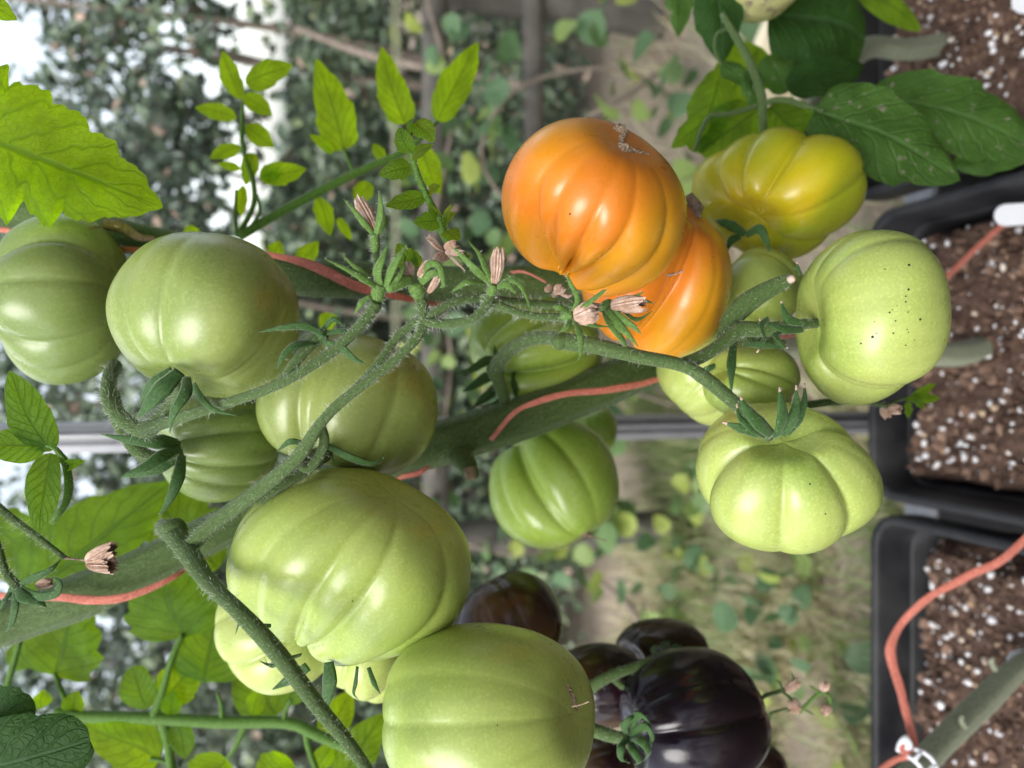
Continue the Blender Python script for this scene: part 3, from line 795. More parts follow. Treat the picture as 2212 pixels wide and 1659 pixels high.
climber('small-leaved climber around the fence post near the hanging green tomato', [(-0.36, 1.56, 0.0), (-0.33, 1.56, 0.2), (-0.38, 1.57, 0.4), (-0.32, 1.57, 0.6)], 46, 0.042, 45, 0.06)
rs = np.random.default_rng(77)
weeds = [(-0.36, 1.12, 'leafy weed just below the lowest green tomato of the right cluster'), (-0.56, 1.50, 'weed clump at the foot of the hedge near the dark fruit'), (-0.22, 1.42, 'weed patch behind the tomato with upright sepals'), (-0.95, 1.45, 'weed clump in the grass at the very bottom'),
         (-0.48, 0.98, 'flat green weed close to the black pot rim'), (-0.70, 1.55, 'bushy weed behind the rearmost dark tomato'), (-0.15, 1.20, 'weed between the glazing bar and the right cluster'), (0.45, 1.45, 'weed on bare earth below the climber'),
         (-0.42, 1.42, 'low green weed beside the fence post stump'), (-0.50, 1.22, 'broad pale green weed leaf clump in the dry grass'), (-0.30, 1.30, 'small green weed between the two lower tomatoes'),
         (-0.75, 1.30, 'green weed near the dark purple tomatoes'), (-0.62, 1.05, 'green weed tuft next to the black pot'), (-0.85, 1.0, 'small weed at the bottom edge of the dry grass'), (0.75, 1.25, 'pale weed at the upper right on bare earth')]
for wx_, wy_, lab in weeds:
    root = empty('weed', (wx_, wy_, 0.0), lab, 'weed', 'weeds on the ground')
    for k in range(9):
        q = np.array([wx_, wy_, 0.03])+rs.normal(0, 1, 3)*np.array([0.055, 0.055, 0.02]); q[2] = max(0.015, q[2])
        put_leaf(root, q, 0.05*rs.uniform(0.6, 1.3), rs)

def grass(label, n, xr, yr, seed, dry):
    rs = np.random.default_rng(seed)
    b = np.c_[rs.uniform(*xr, n), rs.uniform(*yr, n), np.full(n, -0.03)]
    cl_ = vnoise(np.c_[b[:, 0], b[:, 1], b[:, 0]*0+seed], 7.0); b = b[cl_ > rs.uniform(0.15, 0.55, n)]; cl2 = vnoise(b+3.3, 4.0); n = len(b)
    ln = rs.uniform(0.04, 0.15, n); az = rs.uniform(0, 6.28, n); lean = rs.uniform(0.15, 1.3, n)
    d = np.c_[np.cos(az)*np.sin(lean), np.sin(az)*np.sin(lean), np.cos(lean)]
    s = np.c_[-np.sin(az+0.4), np.cos(az+0.4), np.zeros(n)]*rs.uniform(0.0010, 0.0024, n)[:, None]
    m_ = b+d*ln[:, None]*0.5; tip = b+d*ln[:, None]; tip[:, 2] -= ln*0.22*np.sin(lean)
    v = np.stack([b-s, b+s, m_+s*0.8, m_-s*0.8, tip], 1).reshape(-1, 3); f = []
    for k in range(n): f += [(5*k, 5*k+1, 5*k+2, 5*k+3), (5*k+3, 5*k+2, 5*k+4)]
    tn = np.where(rs.uniform(0, 1, n) < dry+(cl2-0.5)*1.3, rs.uniform(0, 0.5, n), rs.uniform(0.55, 1, n))
    o = mk('grass', v, f, M['grass'], None, smooth=False, attr={'tone': np.repeat(tn, 5)})
    tag(o, label, 'grass', kind='stuff')
grass('dry straw-coloured grass mixed with green blades outside the glass', 34000, (-1.5, -0.02), (0.78, 1.9), 51, 0.52)
grass('sparse dry grass on bare earth outside to the right', 3500, (-0.02, 1.6), (0.78, 1.9), 52, 0.8)

# cream bucket beyond the pots
bk = empty('bucket', (0.47, 0.90, -0.03), 'cream plastic bucket glimpsed through the dark leaves at the upper right', 'bucket')
pr = [(0.060, 0.0), (0.074, 0.24), (0.080, 0.24), (0.081, 0.252), (0.077, 0.254), (0.071, 0.24), (0.057, 0.006)]
v = [(0.47+r_*math.cos(a), 0.90+r_*math.sin(a), -0.03+z_) for r_, z_ in pr for a in np.linspace(0, 2*math.pi, 40, endpoint=False)]
f = [(i*40+j, i*40+(j+1) % 40, (i+1)*40+(j+1) % 40, (i+1)*40+j) for i in range(len(pr)-1) for j in range(40)]+[tuple(range(40))[::-1], tuple(range(240, 280))]
mk('bucket_body', v, f, M['cream'], bk)

# ------------------------------------------------------------------ pots
def rsq(h, r, z, n=7):
    out = []
    for q, (sx, sy) in enumerate(((1, 1), (-1, 1), (-1, -1), (1, -1))):
        for k in range(n):
            a = q*math.pi/2+k/(n-1)*math.pi/2
            out.append((sx*(h-r)+r*math.cos(a), sy*(h-r)+r*math.sin(a), z))
    return out
ICO = None
def ico():
    t = (1+5**0.5)/2; v = np.array([(-1, t, 0), (1, t, 0), (-1, -t, 0), (1, -t, 0), (0, -1, t), (0, 1, t), (0, -1, -t), (0, 1, -t), (t, 0, -1), (t, 0, 1), (-t, 0, -1), (-t, 0, 1)], float)
    v /= np.linalg.norm(v[0])
    f = [(0, 11, 5), (0, 5, 1), (0, 1, 7), (0, 7, 10), (0, 10, 11), (1, 5, 9), (5, 11, 4), (11, 10, 2), (10, 7, 6), (7, 1, 8), (3, 9, 4), (3, 4, 2), (3, 2, 6), (3, 6, 8), (3, 8, 9), (4, 9, 5), (2, 4, 11), (6, 2, 10), (8, 6, 7), (9, 8, 1)]
    return v, f
def grains(name, n, c, half, z, rmin, rmax, mat, parent, seed, stretch=0.35, hole=None, soilh=None):
    rs = np.random.default_rng(seed); iv, jf = ico(); V, f, tn = [], [], []
    for k in range(n):
        x, y = rs.uniform(-half, half, 2); r_ = rmin+(rmax-rmin)*rs.uniform(0, 1)**2.2
        zz = z+soilh(x, y)+r_*rs.uniform(-0.1, 0.7)
        vv = iv*(1+rs.uniform(-0.25, 0.25, (12, 1)))*r_*(1+rs.uniform(-stretch, stretch, 3))
        b = len(V)*12; V.append(vv+np.array([c[0]+x, c[1]+y, zz])); f += [tuple(i+b for i in q) for q in jf]; tn.append(rs.uniform(0, 1))
    return mk(name, np.vstack(V), f, M[mat], parent, smooth=(mat == 'perlite'), attr={'tone': np.repeat(tn, 12)}, kind='stuff')
def pot(label, cx, cy, seed):
    zr = 0.35
    root = empty('plant_pot', (cx, cy, -0.03), label, 'pot', 'square black pots in a row')
    hw = 0.140
    lp = [(0.105, 0.02, -0.03), (0.124, 0.026, zr-0.04), (0.126, 0.026, zr-0.038), (hw-0.001, 0.03, zr-0.036), (hw, 0.03, zr-0.030), (hw, 0.03, zr-0.004), (hw-0.0015, 0.03, zr-0.001), (hw-0.005, 0.028, zr),
          (hw-0.0080, 0.026, zr-0.001), (hw-0.0095, 0.024, zr-0.004), (hw-0.0105, 0.022, zr-0.012), (0.118, 0.02, zr-0.10), (0.104, 0.016, -0.02)]
    V = np.vstack([np.array(rsq(*q)) for q in lp]); n = 28
    f = [(i*n+j, i*n+(j+1) % n, (i+1)*n+(j+1) % n, (i+1)*n+j) for i in range(len(lp)-1) for j in range(n)]+[tuple(range(n))[::-1], tuple(range((len(lp)-1)*n, len(lp)*n))]
    mk('pot_wall', V+np.array([cx, cy, 0]), f, M['pot'], root)
    rs = np.random.default_rng(seed); g = 70; half = 0.1185
    fz = rs.uniform(0, 6.28, 12)
    def sh(x, y):
        e = max(abs(x), abs(y))/half
        h = 0.004*math.sin(38*x+fz[0])+0.004*math.sin(45*y+fz[1]+9*x)+0.003*math.sin(90*x+70*y+fz[2])
        return h-0.05*max(0, e-(0.90+0.03*math.sin(60*x+fz[3])+0.03*math.sin(70*y+fz[4])))/0.1*0.5
    sz = 0.318; V = []
    for j in range(g):
        for i in range(g):
            x, y = (i/(g-1)*2-1)*half, (j/(g-1)*2-1)*half
            V.append((cx+x, cy+y, sz+sh(x, y)+rs.normal(0, 0.0016)))
    f = [(j*g+i, j*g+i+1, (j+1)*g+i+1, (j+1)*g+i) for j in range(g-1) for i in range(g-1)]
    s_ = mk('soil', V, f, M['soil'], root)
    grains('perlite', 480, (cx, cy), half*0.95, sz, 0.0008, 0.0036, 'perlite', s_, seed+1, soilh=sh)
    grains('peat_crumbs', 1500, (cx, cy), half*0.97, sz, 0.0010, 0.0050, 'crumb', s_, seed+2, 0.6, soilh=sh)
    return root
pot('black square pot of soil at the lower right, twine hooked inside its rim', -0.265, 0.455, 61)
pot('black square pot of soil in the middle of the right edge', 0.028, 0.458, 64)
pot('black square pot of soil behind the large dark leaves at the upper right', 0.325, 0.495, 67)

def plant_tag(label, px, py, d, L, W, ang):
    """flat white plant label with a rounded end, standing out of the soil"""
    top = P(px, py, d); ax = unit(np.array([math.sin(ang)*0.25, -0.42, -0.9])); s = unit(np.cross(ax, F)); nn = np.cross(s, ax)
    V, th_ = [], 0.0006
    outl = [(-W, L), (W, L)]+[(W*math.cos(a), W*(1-math.sin(a))) for a in np.linspace(0, math.pi, 14)]
    for z in (-th_, th_):
        for a, b in outl: V.append(top+s*a+ax*b+nn*z)
    k = len(outl); f = [tuple(range(k))[::-1], tuple(range(k, 2*k))]+[(i, (i+1) % k, k+(i+1) % k, k+i) for i in range(k)]
    tag(mk('plant_label', V, f, M['white'], None, smooth=False), label, 'plant label', 'white plant labels')
plant_tag('white plastic plant label crossed by the orange twine at the right edge', 2148, 466, 0.60, 0.10, 0.0088, 0.1)
plant_tag('white plastic plant label beside the woody stem in the lower right pot', 2176, 1430, 0.60, 0.10, 0.0088, 0.5)
plant_tag('white plastic plant label in the top right corner', 2186, 8, 0.60, 0.10, 0.0100, 0.6)
# ------------------------------------------------------------------ tomatoes
T = {}
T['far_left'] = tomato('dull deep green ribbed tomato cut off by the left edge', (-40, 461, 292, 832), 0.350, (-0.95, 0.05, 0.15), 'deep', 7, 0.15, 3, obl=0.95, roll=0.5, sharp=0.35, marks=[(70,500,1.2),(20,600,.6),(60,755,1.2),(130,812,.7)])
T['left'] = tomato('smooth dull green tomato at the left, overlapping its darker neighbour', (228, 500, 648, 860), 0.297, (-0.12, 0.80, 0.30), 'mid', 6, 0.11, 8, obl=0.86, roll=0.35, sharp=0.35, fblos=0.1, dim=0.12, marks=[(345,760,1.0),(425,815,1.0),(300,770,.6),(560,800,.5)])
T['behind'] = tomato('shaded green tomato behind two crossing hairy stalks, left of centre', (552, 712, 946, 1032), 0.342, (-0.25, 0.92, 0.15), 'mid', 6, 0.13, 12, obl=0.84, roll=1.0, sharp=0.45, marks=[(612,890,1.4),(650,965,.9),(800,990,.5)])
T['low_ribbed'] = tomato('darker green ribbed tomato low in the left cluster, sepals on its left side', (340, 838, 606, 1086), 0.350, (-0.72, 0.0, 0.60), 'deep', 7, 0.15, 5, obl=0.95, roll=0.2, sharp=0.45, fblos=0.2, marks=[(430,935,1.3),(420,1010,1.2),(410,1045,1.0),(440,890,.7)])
T['big'] = tomato('largest pale green tomato, deeply ribbed, in front at the lower left', (488, 1010, 1018, 1440), 0.300, (-0.45, 0.78, -0.18), 'green', 8, 0.15, 17, obl=0.92, roll=0.9, sharp=0.38, fblos=0.28, fstem=1.2, fpow=2.3, dim=0.08, wob=0.05, w1=0.20, marks=[(522,1270,.9),(632,1325,1.5),(775,1342,1.5),(972,1290,.9)])
T['bottom'] = tomato('pale green tomato with a brown scar, cut off by the bottom edge', (825, 1345, 1286, 1770), 0.288, (-0.85, 0.22, -0.42), 'green', 7, 0.085, 23, obl=0.88, roll=0.3, sharp=0.3, fblos=0.6, w1=0.22, marks=[(930,1570,.9),(960,1450,.5)])
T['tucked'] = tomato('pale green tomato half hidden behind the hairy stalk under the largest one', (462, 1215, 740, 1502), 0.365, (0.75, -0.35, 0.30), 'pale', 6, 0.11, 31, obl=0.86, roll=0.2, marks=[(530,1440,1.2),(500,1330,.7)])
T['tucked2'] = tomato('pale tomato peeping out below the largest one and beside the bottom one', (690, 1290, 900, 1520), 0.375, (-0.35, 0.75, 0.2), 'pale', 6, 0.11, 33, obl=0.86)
T['orange'] = tomato('ripe orange ribbed tomato with a corky scar, front of the orange pair', (1083, 253, 1484, 641), 0.292, (-0.36, 0.70, -0.62), 'orange', 10, 0.18, 41, obl=0.86, roll=0.25, sharp=0.55, fblos=0.08, fstem=2.0, dim=0.1, w1=0.21, fpow=3.3, marks=[(1147,560,1.3),(1222,585,1.4),(1304,600,1.5),(1112,475,1.4),(1440,525,1.0)])
T['orange2'] = tomato('ripe orange ribbed tomato behind and right of the other orange one', (1252, 408, 1582, 781), 0.350, (-0.42, 0.70, -0.45), 'orange', 8, 0.13, 47, obl=0.88, roll=0.1, sharp=0.45, fblos=0.45, marks=[(1455,610,.9),(1440,690,1.3),(1400,750,1.0)])
T['yellow'] = tomato('yellow tomato turning ripe beside the spotted dark leaves', (1494, 273, 1874, 563), 0.405, (-0.50, 0.65, 0.45), 'yellow', 8, 0.15, 53, obl=0.80, roll=0.3, sharp=0.45, fblos=0.5, wob=0.06, marks=[(1548,420,1.2),(1590,415,1.4),(1650,430,1.4),(1680,510,.9),(1720,470,.5)])
T['specked'] = tomato('pale green tomato sprinkled with black specks, right of the orange pair', (1718, 496, 2056, 877), 0.318, (-0.98, 0.05, -0.02), 'pale', 8, 0.11, 59, obl=0.90, roll=0.15, sharp=0.4, fblos=0.8, marks=[(1750,700,1.3),(1765,800,1.0),(1755,600,.7),(1900,840,.5),(1850,540,.5)])
T['crowned'] = tomato('pale green ribbed tomato with upright sepals, lowest of the right cluster', (1503, 868, 1909, 1198), 0.308, (-0.18, -0.70, 0.58), 'pale', 8, 0.15, 61, obl=0.80, roll=0.55, sharp=0.42, w1=0.19, fblos=0.25, marks=[(1530,1010,1.2),(1700,1030,1.0),(1790,1000,1.3),(1862,945,1.1),(1600,965,.7)])
T['nested'] = tomato('small green ribbed tomato nested in the middle of the right cluster', (1518, 738, 1730, 906), 0.352, (-0.75, -0.35, 0.25), 'green', 6, 0.15, 67, obl=0.9, sharp=0.45, fblos=0.6, marks=[(1598,810,1.2),(1672,800,1.2)])
T['lumpy'] = tomato('pale lumpy tomato under the forked stalk, left of the small nested one', (1418, 690, 1660, 922), 0.385, (0.55, -0.55, 0.2), 'pale', 6, 0.13, 71, obl=0.86, sharp=0.35, marks=[(1480,860,1.2),(1540,900,1.0)])
T['wedge'] = tomato('green tomato wedged between the orange and the yellow ones', (1540, 533, 1740, 735), 0.385, (0.6, 0.6, 0.1), 'green', 6, 0.08, 73, obl=0.9)
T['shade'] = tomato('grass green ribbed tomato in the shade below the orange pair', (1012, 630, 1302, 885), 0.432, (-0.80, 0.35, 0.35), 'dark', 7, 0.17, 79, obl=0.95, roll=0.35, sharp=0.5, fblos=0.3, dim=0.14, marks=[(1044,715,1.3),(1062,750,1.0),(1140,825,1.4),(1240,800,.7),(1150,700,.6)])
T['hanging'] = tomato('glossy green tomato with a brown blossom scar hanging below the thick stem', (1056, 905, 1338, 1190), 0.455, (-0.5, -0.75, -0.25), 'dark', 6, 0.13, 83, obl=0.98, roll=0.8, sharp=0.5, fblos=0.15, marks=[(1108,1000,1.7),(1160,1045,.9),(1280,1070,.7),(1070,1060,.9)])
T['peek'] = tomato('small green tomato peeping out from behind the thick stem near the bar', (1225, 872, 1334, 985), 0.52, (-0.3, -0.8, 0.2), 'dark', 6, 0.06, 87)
T['dark1'] = tomato('dark brown tomato behind the largest green one', (985, 1233, 1215, 1470), 0.425, (-0.4, -0.6, -0.4), 'brown', 6, 0.04, 91, obl=0.92)
T['dark2'] = tomato('purple tomato with a green patch between the dark brown one and the black one', (1190, 1388, 1410, 1575), 0.435, (-0.75, 0.1, 0.35), 'brown', 6, 0.05, 93, obl=0.9)
T['dark3'] = tomato('rearmost olive and purple tomato above the large black one', (1330, 1334, 1532, 1470), 0.475, (-0.7, 0.1, 0.4), 'brown', 6, 0.04, 95, obl=0.95)
T['dark4'] = tomato('large glossy purple-black tomato at the bottom', (1338, 1397, 1667, 1725), 0.385, (-0.90, 0.12, 0.15), 'purple', 6, 0.06, 97, obl=0.95, roll=0.85, sharp=0.6, fblos=0.6, marks=[(1480,1583,1.6),(1450,1490,.7)])
T['dark5'] = tomato('olive green sliver of a tomato right of the large black one', (1560, 1590, 1707, 1740), 0.45, (-0.7, 0.1, 0.2), 'brown', 6, 0.05, 99)
T['dark6'] = tomato('brownish tomato in the gap below the purple stalk at the bottom edge', (1240, 1590, 1375, 1720), 0.47, (-0.7, 0.1, 0.2), 'brown', 6, 0.05, 101)
T['scabby'] = tomato('scarred greyish tomato cut off by the top edge', (1543, -150, 1768, 50), 0.47, (-0.6, -0.4, 0.1), 'scabby', 6, 0.05, 103)

sp = [(1912,549),(1949,549),(1897,566),(1964,572),(1912,581),(1910,590),(1963,625),(1957,640),(1957,652),(1938,660),(1928,669),(1922,675),(1962,674),(2002,665),(1856,674),(1935,693),(1971,696),(1890,695),(1960,712),(1963,718),(1856,722),(1893,720),(1930,720),(1885,728),(1900,735),(1855,742),(1860,742),(1957,746),(1976,735),(1988,690),(1949,785),(1947,823)]
specks(T['specked'], sp, 1)
specks(T['big'], [(761, 1299)], 2); specks(T['bottom'], [(1114, 1524), (1074, 1567)], 3); specks(T['tucked'], [(601, 1410)], 4)
specks(T['crowned'], [(1750, 1046), (1783, 1110)], 5, (0.0003, 0.0004)); specks(T['orange'], [(1231, 462)], 6)
scar(T['orange'], [(1328, 277), (1345, 290), (1338, 305), (1345, 321), (1372, 328), (1400, 334)], [26, 20, 14, 24, 10, 3], seed=1)
scar(T['orange2'], [(1488, 420), (1500, 445), (1508, 470)], [22, 30, 16], seed=2)
scar(T['bottom'], [(1224, 1482), (1236, 1508), (1244, 1535)], [6, 12, 6], seed=3)
scar(T['hanging'], [(1262, 1152), (1272, 1158)], [16, 12], seed=4)
scar(T['behind'], [(893, 790), (900, 800)], [8, 5], seed=5)
scar(T['orange2'], [(1438, 596), (1462, 590), (1474, 586)], [2, 3, 1.5], 'split', seed=6, mat='tipbrown')
scar(T['far_left'], [(190, 493), (235, 489), (258, 490)], [2, 2.5, 1.5], 'split', seed=7)
# dried style left on two blossom ends
for key, pts in (('hanging', [(1270, 1155, 0.425), (1290, 1163, 0.421), (1308, 1168, 0.418)]), ('bottom', [(1236, 1526, 0.266), (1256, 1522, 0.262), (1274, 1515, 0.260)])):
    stalk('dried_style', pts, [5, 3.5, 5], T[key]['root'], 'cork', jit=0.3, sides=6)

def sepals(t, lst, mat='sepal', hair=3500, tipcol=False, flat=0.28, seed=0):
    for i, (pts, w_) in enumerate(lst): blade('sepal', pts, w_, T[t]['root'], mat, flat=flat, hair=hair, seed=seed+i, tipcol=tipcol, roll=0.35*math.sin(i*2.1))

sepals('left', [([(388, 803, .262), (352, 838, .258), (322, 872, .258), (296, 903, .262)], 46), ([(372, 800, .266), (335, 826, .266), (312, 850, .270), (300, 880, .276)], 34),
                ([(403, 815, .259), (400, 850, .252), (375, 890, .250), (366, 935, .256)], 30), ([(418, 828, .262), (435, 860, .258), (462, 885, .256), (512, 898, .256)], 17),
                ([(398, 815, .262), (432, 858, .262), (468, 880, .266)], 12)], seed=10)
sepals('low_ribbed', [([(388, 962, .312), (340, 957, .303), (280, 950, .300), (218, 938, .302)], 30), ([(388, 968, .311), (350, 985, .301), (310, 1010, .297), (270, 1024, .297)], 34),
                      ([(392, 985, .311), (385, 1030, .302), (368, 1075, .300), (344, 1115, .304)], 30), ([(384, 988, .315), (340, 1010, .312), (290, 1022, .312), (262, 1032, .315)], 32),
                      ([(384, 955, .316), (350, 946, .312), (316, 944, .310)], 20)], seed=30)
sepals('behind', [([(700, 975, .312), (668, 978, .308), (628, 984, .308)], 16), ([(702, 960, .288), (750, 985, .288), (805, 1002, .292), (830, 982, .294)], 20),
                  ([(660, 962, .276), (628, 954, .272), (597, 976, .276)], 20), ([(700, 985, .310), (690, 1010, .304)], 26), ([(712, 968, .308), (722, 1000, .300)], 20)], seed=50)
sepals('big', [([(575, 1372, .270), (590, 1390, .266), (600, 1412, .265), (585, 1436, .262), (560, 1428, .262)], 16), ([(585, 1352, .272), (555, 1352, .268), (520, 1345, .266), (508, 1372, .266)], 14),
               ([(650, 1415, .274), (620, 1425, .268), (585, 1440, .266), (570, 1420, .268)], 18), ([(710, 1430, .282), (712, 1470, .280), (706, 1510, .282), (700, 1545, .286)], 36),
               ([(772, 1440, .290), (768, 1475, .290), (764, 1498, .290), (775, 1512, .290)], 11), ([(796, 1442, .290), (808, 1475, .288), (822, 1500, .288)], 14),
               ([(665, 1440, .292), (630, 1465, .292), (588, 1490, .292)], 34)], seed=70)
sepals('crowned', [([(1668, 940, .276), (1640, 915, .268), (1612, 885, .264), (1600, 856, .264)], 34), ([(1678, 945, .272), (1690, 905, .266), (1688, 870, .264), (1684, 836, .264)], 34),
                   ([(1690, 940, .276), (1712, 905, .272), (1720, 870, .272), (1720, 832, .272)], 26), ([(1700, 938, .280), (1725, 905, .278), (1738, 865, .278), (1738, 828, .280)], 22),
                   ([(1655, 943, .280), (1625, 925, .272), (1598, 902, .270), (1592, 872, .268)], 22), ([(1640, 940, .282), (1600, 925, .280), (1560, 912, .282)], 26)], tipcol=True, seed=90)
sepals('specked', [([(1735, 700, .292), (1705, 690, .288), (1692, 668, .286), (1688, 650, .286)], 22), ([(1735, 712, .292), (1700, 712, .288), (1668, 702, .286), (1640, 690, .284)], 22),
                   ([(1660, 688, .286), (1645, 705, .282), (1652, 735, .280), (1635, 762, .280)], 18), ([(1688, 715, .290), (1675, 725, .286), (1690, 745, .284), (1702, 752, .284)], 16),
                   ([(1730, 595, .30), (1724, 580, .30), (1722, 566, .30)], 12)], tipcol=True, seed=110)
sepals('nested', [([(1585, 735, .322), (1580, 790, .316), (1580, 850, .318)], 26), ([(1600, 742, .325), (1650, 745, .322), (1700, 752, .322)], 20), ([(1545, 790, .335), (1525, 800, .334), (1510, 812, .338)], 22)], tipcol=False, seed=130)
sepals('yellow', [([(1610, 505, .372), (1585, 490, .368), (1560, 480, .366), (1545, 476, .37)], 26), ([(1612, 508, .372), (1640, 495, .366), (1655, 520, .364), (1662, 545, .364)], 24), ([(1600, 510, .374), (1580, 520, .372), (1570, 545, .374)], 24)], seed=150)
sepals('shade', [([(1075, 778, .408), (1050, 780, .402), (1015, 800, .398), (980, 808, .398)], 24), ([(1075, 800, .408), (1050, 815, .402), (1020, 835, .398), (998, 846, .398)], 28),
                 ([(1085, 825, .410), (1065, 845, .404), (1040, 865, .402), (1022, 880, .402)], 28), ([(1095, 845, .412), (1075, 870, .408), (1050, 878, .406), (1030, 876, .406)], 14),
                 ([(1082, 780, .406), (1072, 765, .402), (1068, 745, .400)], 18), ([(1112, 800, .412), (1112, 830, .408), (1116, 865, .408)], 22), ([(1135, 830, .412), (1150, 850, .408), (1160, 870, .408)], 22)], seed=170, flat=0.22)
sepals('dark4', [([(1358, 1590, .338), (1378, 1545, .330), (1400, 1560, .326), (1405, 1590, .330)], 22), ([(1362, 1592, .336), (1392, 1570, .326), (1408, 1590, .324), (1402, 1615, .328)], 22),
                 ([(1362, 1596, .336), (1385, 1600, .324), (1402, 1625, .324), (1390, 1645, .330)], 24), ([(1358, 1598, .337), (1368, 1620, .326), (1382, 1645, .326), (1370, 1652, .332)], 22),
                 ([(1352, 1596, .338), (1342, 1615, .330), (1342, 1640, .330), (1362, 1648, .334)], 20), ([(1355, 1588, .338), (1348, 1570, .332), (1362, 1552, .330), (1378, 1545, .334)], 20)], hair=2000, seed=190, flat=0.4)
sepals('dark3', [([(1425, 1420, .43), (1412, 1405, .424), (1418, 1396, .42), (1428, 1402, .424)], 14), ([(1430, 1410, .43), (1432, 1392, .424), (1444, 1390, .422), (1442, 1402, .426)], 14), ([(1440, 1412, .43), (1460, 1396, .426), (1474, 1400, .426)], 12)], hair=1200, seed=210, flat=0.5)

# ------------------------------------------------------------------ the vine with the thick stem
va = empty('tomato_plant', (0.03, 0.46, 0.32), 'hairy thick-stemmed tomato plant slanting from the middle pot up to the left edge', 'tomato plant')
stalk('main_stem', [(-60, 1362, .368), (60, 1332, .372), (250, 1255, .376), (420, 1170, .384), (600, 1085, .396), (860, 985, .404), (1010, 940, .402), (1180, 885, .405), (1310, 830, .415), (1450, 775, .435), (1620, 740, .48)],
      [92, 92, 92, 80, 78, 88, 96, 88, 92, 92, 70], va, 'stem', hair=9000, hlen=0.0038, seed=1, sides=28, sub=8, flute=0.08, jit=0.08)
stalk('stem_base', [(1600, 742, .475), (1850, 745, .56), (2060, 765, .63), (2150, 742, .66), (2230, 728, .69), (2300, 725, .72)], [68, 58, 52, 48, 46, 46], va, 'oldstem', seed=2, sides=18, flute=0.09)
# stump of a cut leaf stalk
st_, _ = stalk('cut_stub', [(995, 985, .392), (1012, 1010, .386), (1020, 1035, .384)], [56, 42, 30], va, 'stem', hair=6000, hlen=0.003, seed=2)
stalk('cut_end', [(1014, 1012, .383), (1017, 1026, .3815), (1018, 1036, .3805)], [26, 30, 22], st_, 'cork', jit=0.3, sides=9)

def knuckle(parent, p, wpx, seed, mat='stalk'):
    """swollen joint on a stalk"""
    a = Q(p); r_ = 0.5*wpx*p[2]/FP; V, f = [], []; rs = np.random.default_rng(seed)
    for i in range(9):
        t = math.pi*i/8
        for j in range(14):
            an = 2*math.pi*j/14; k = r_*(1+0.10*math.sin(2*an+seed)+0.06*math.cos(3*t+an))
            V.append(a+k*np.array([math.sin(t)*math.cos(an), math.sin(t)*math.sin(an), math.cos(t)]))
    for i in range(8):
        for j in range(14): f.append((i*14+j, i*14+(j+1) % 14, (i+1)*14+(j+1) % 14, (i+1)*14+j))
    return mk('joint', V, f, M[mat], parent)

# lower left truss: elbow and its two arms
tr, _ = stalk('truss_stalk', [(352, 1138, .318), (372, 1150, .306), (400, 1185, .294), (450, 1258, .272), (520, 1325, .252), (600, 1412, .246), (690, 1530, .244), (760, 1615, .242), (830, 1720, .240)], [42, 54, 54, 43, 41, 45, 39, 33, 31], va, 'stalk', hair=11000, hlen=0.0034, seed=11, sides=16, sub=8)
knuckle(tr, (377, 1144, .304), 50, 3)
stalk('truss_stalk', [(404, 1190, .295), (430, 1160, .2925), (470, 1124, .288), (560, 1058, .276), (640, 990, .268), (690, 918, .262), (735, 870, .260), (815, 808, .257), (870, 762, .256), (908, 718, .256), (916, 680, .257), (905, 630, .258)], [40, 42, 40, 38, 35, 29, 27, 25, 24, 26, 28, 34], va, 'stalk', hair=11000, hlen=0.0034, seed=12, sides=14, sub=8)
stalk('fruit_stalk', [(640, 990, .272), (665, 985, .288), (700, 975, .306)], [30, 30, 26], va, 'stalk', hair=6000, hlen=0.003, seed=13)
stalk('fruit_stalk', [(760, 848, .262), (800, 805, .262), (832, 764, .262), (856, 730, .262), (892, 700, .260), (915, 692, .258)], [20, 22, 21, 21, 23, 24], va, 'stalk', hair=9000, hlen=0.0034, seed=14)
stalk('fruit_stalk', [(640, 1000, .274), (670, 1010, .276), (700, 960, .274), (692, 915, .262)], [24, 26, 26, 26], va, 'stalk', hair=7000, hlen=0.003, seed=15)
stalk('fruit_stalk', [(560, 1080, .286), (600, 1050, .284), (660, 1015, .288), (705, 985, .300)], [34, 34, 32, 28], va, 'stalk', hair=7000, hlen=0.003, seed=16)
# flower stalks to the right of it
stalk('fruit_stalk', [(915, 700, .258), (935, 680, .256), (975, 655, .256), (1030, 645, .258), (1100, 650, .262), (1160, 655, .266), (1215, 662, .268)], [26, 24, 22, 22, 21, 20, 22], va, 'stalk', hair=9500, hlen=0.0036, seed=17)
stalk('fruit_stalk', [(918, 695, .256), (965, 700, .252), (1020, 688, .250), (1050, 660, .250), (1062, 635, .250)], [24, 24, 22, 24, 26], va, 'stalk', hair=9500, hlen=0.0036, seed=18)
stalk('fruit_stalk', [(1040, 640, .254), (1090, 665, .252), (1150, 682, .252), (1200, 685, .252), (1240, 690, .252)], [24, 21, 20, 22, 24], va, 'stalk', hair=9500, hlen=0.0036, seed=19)
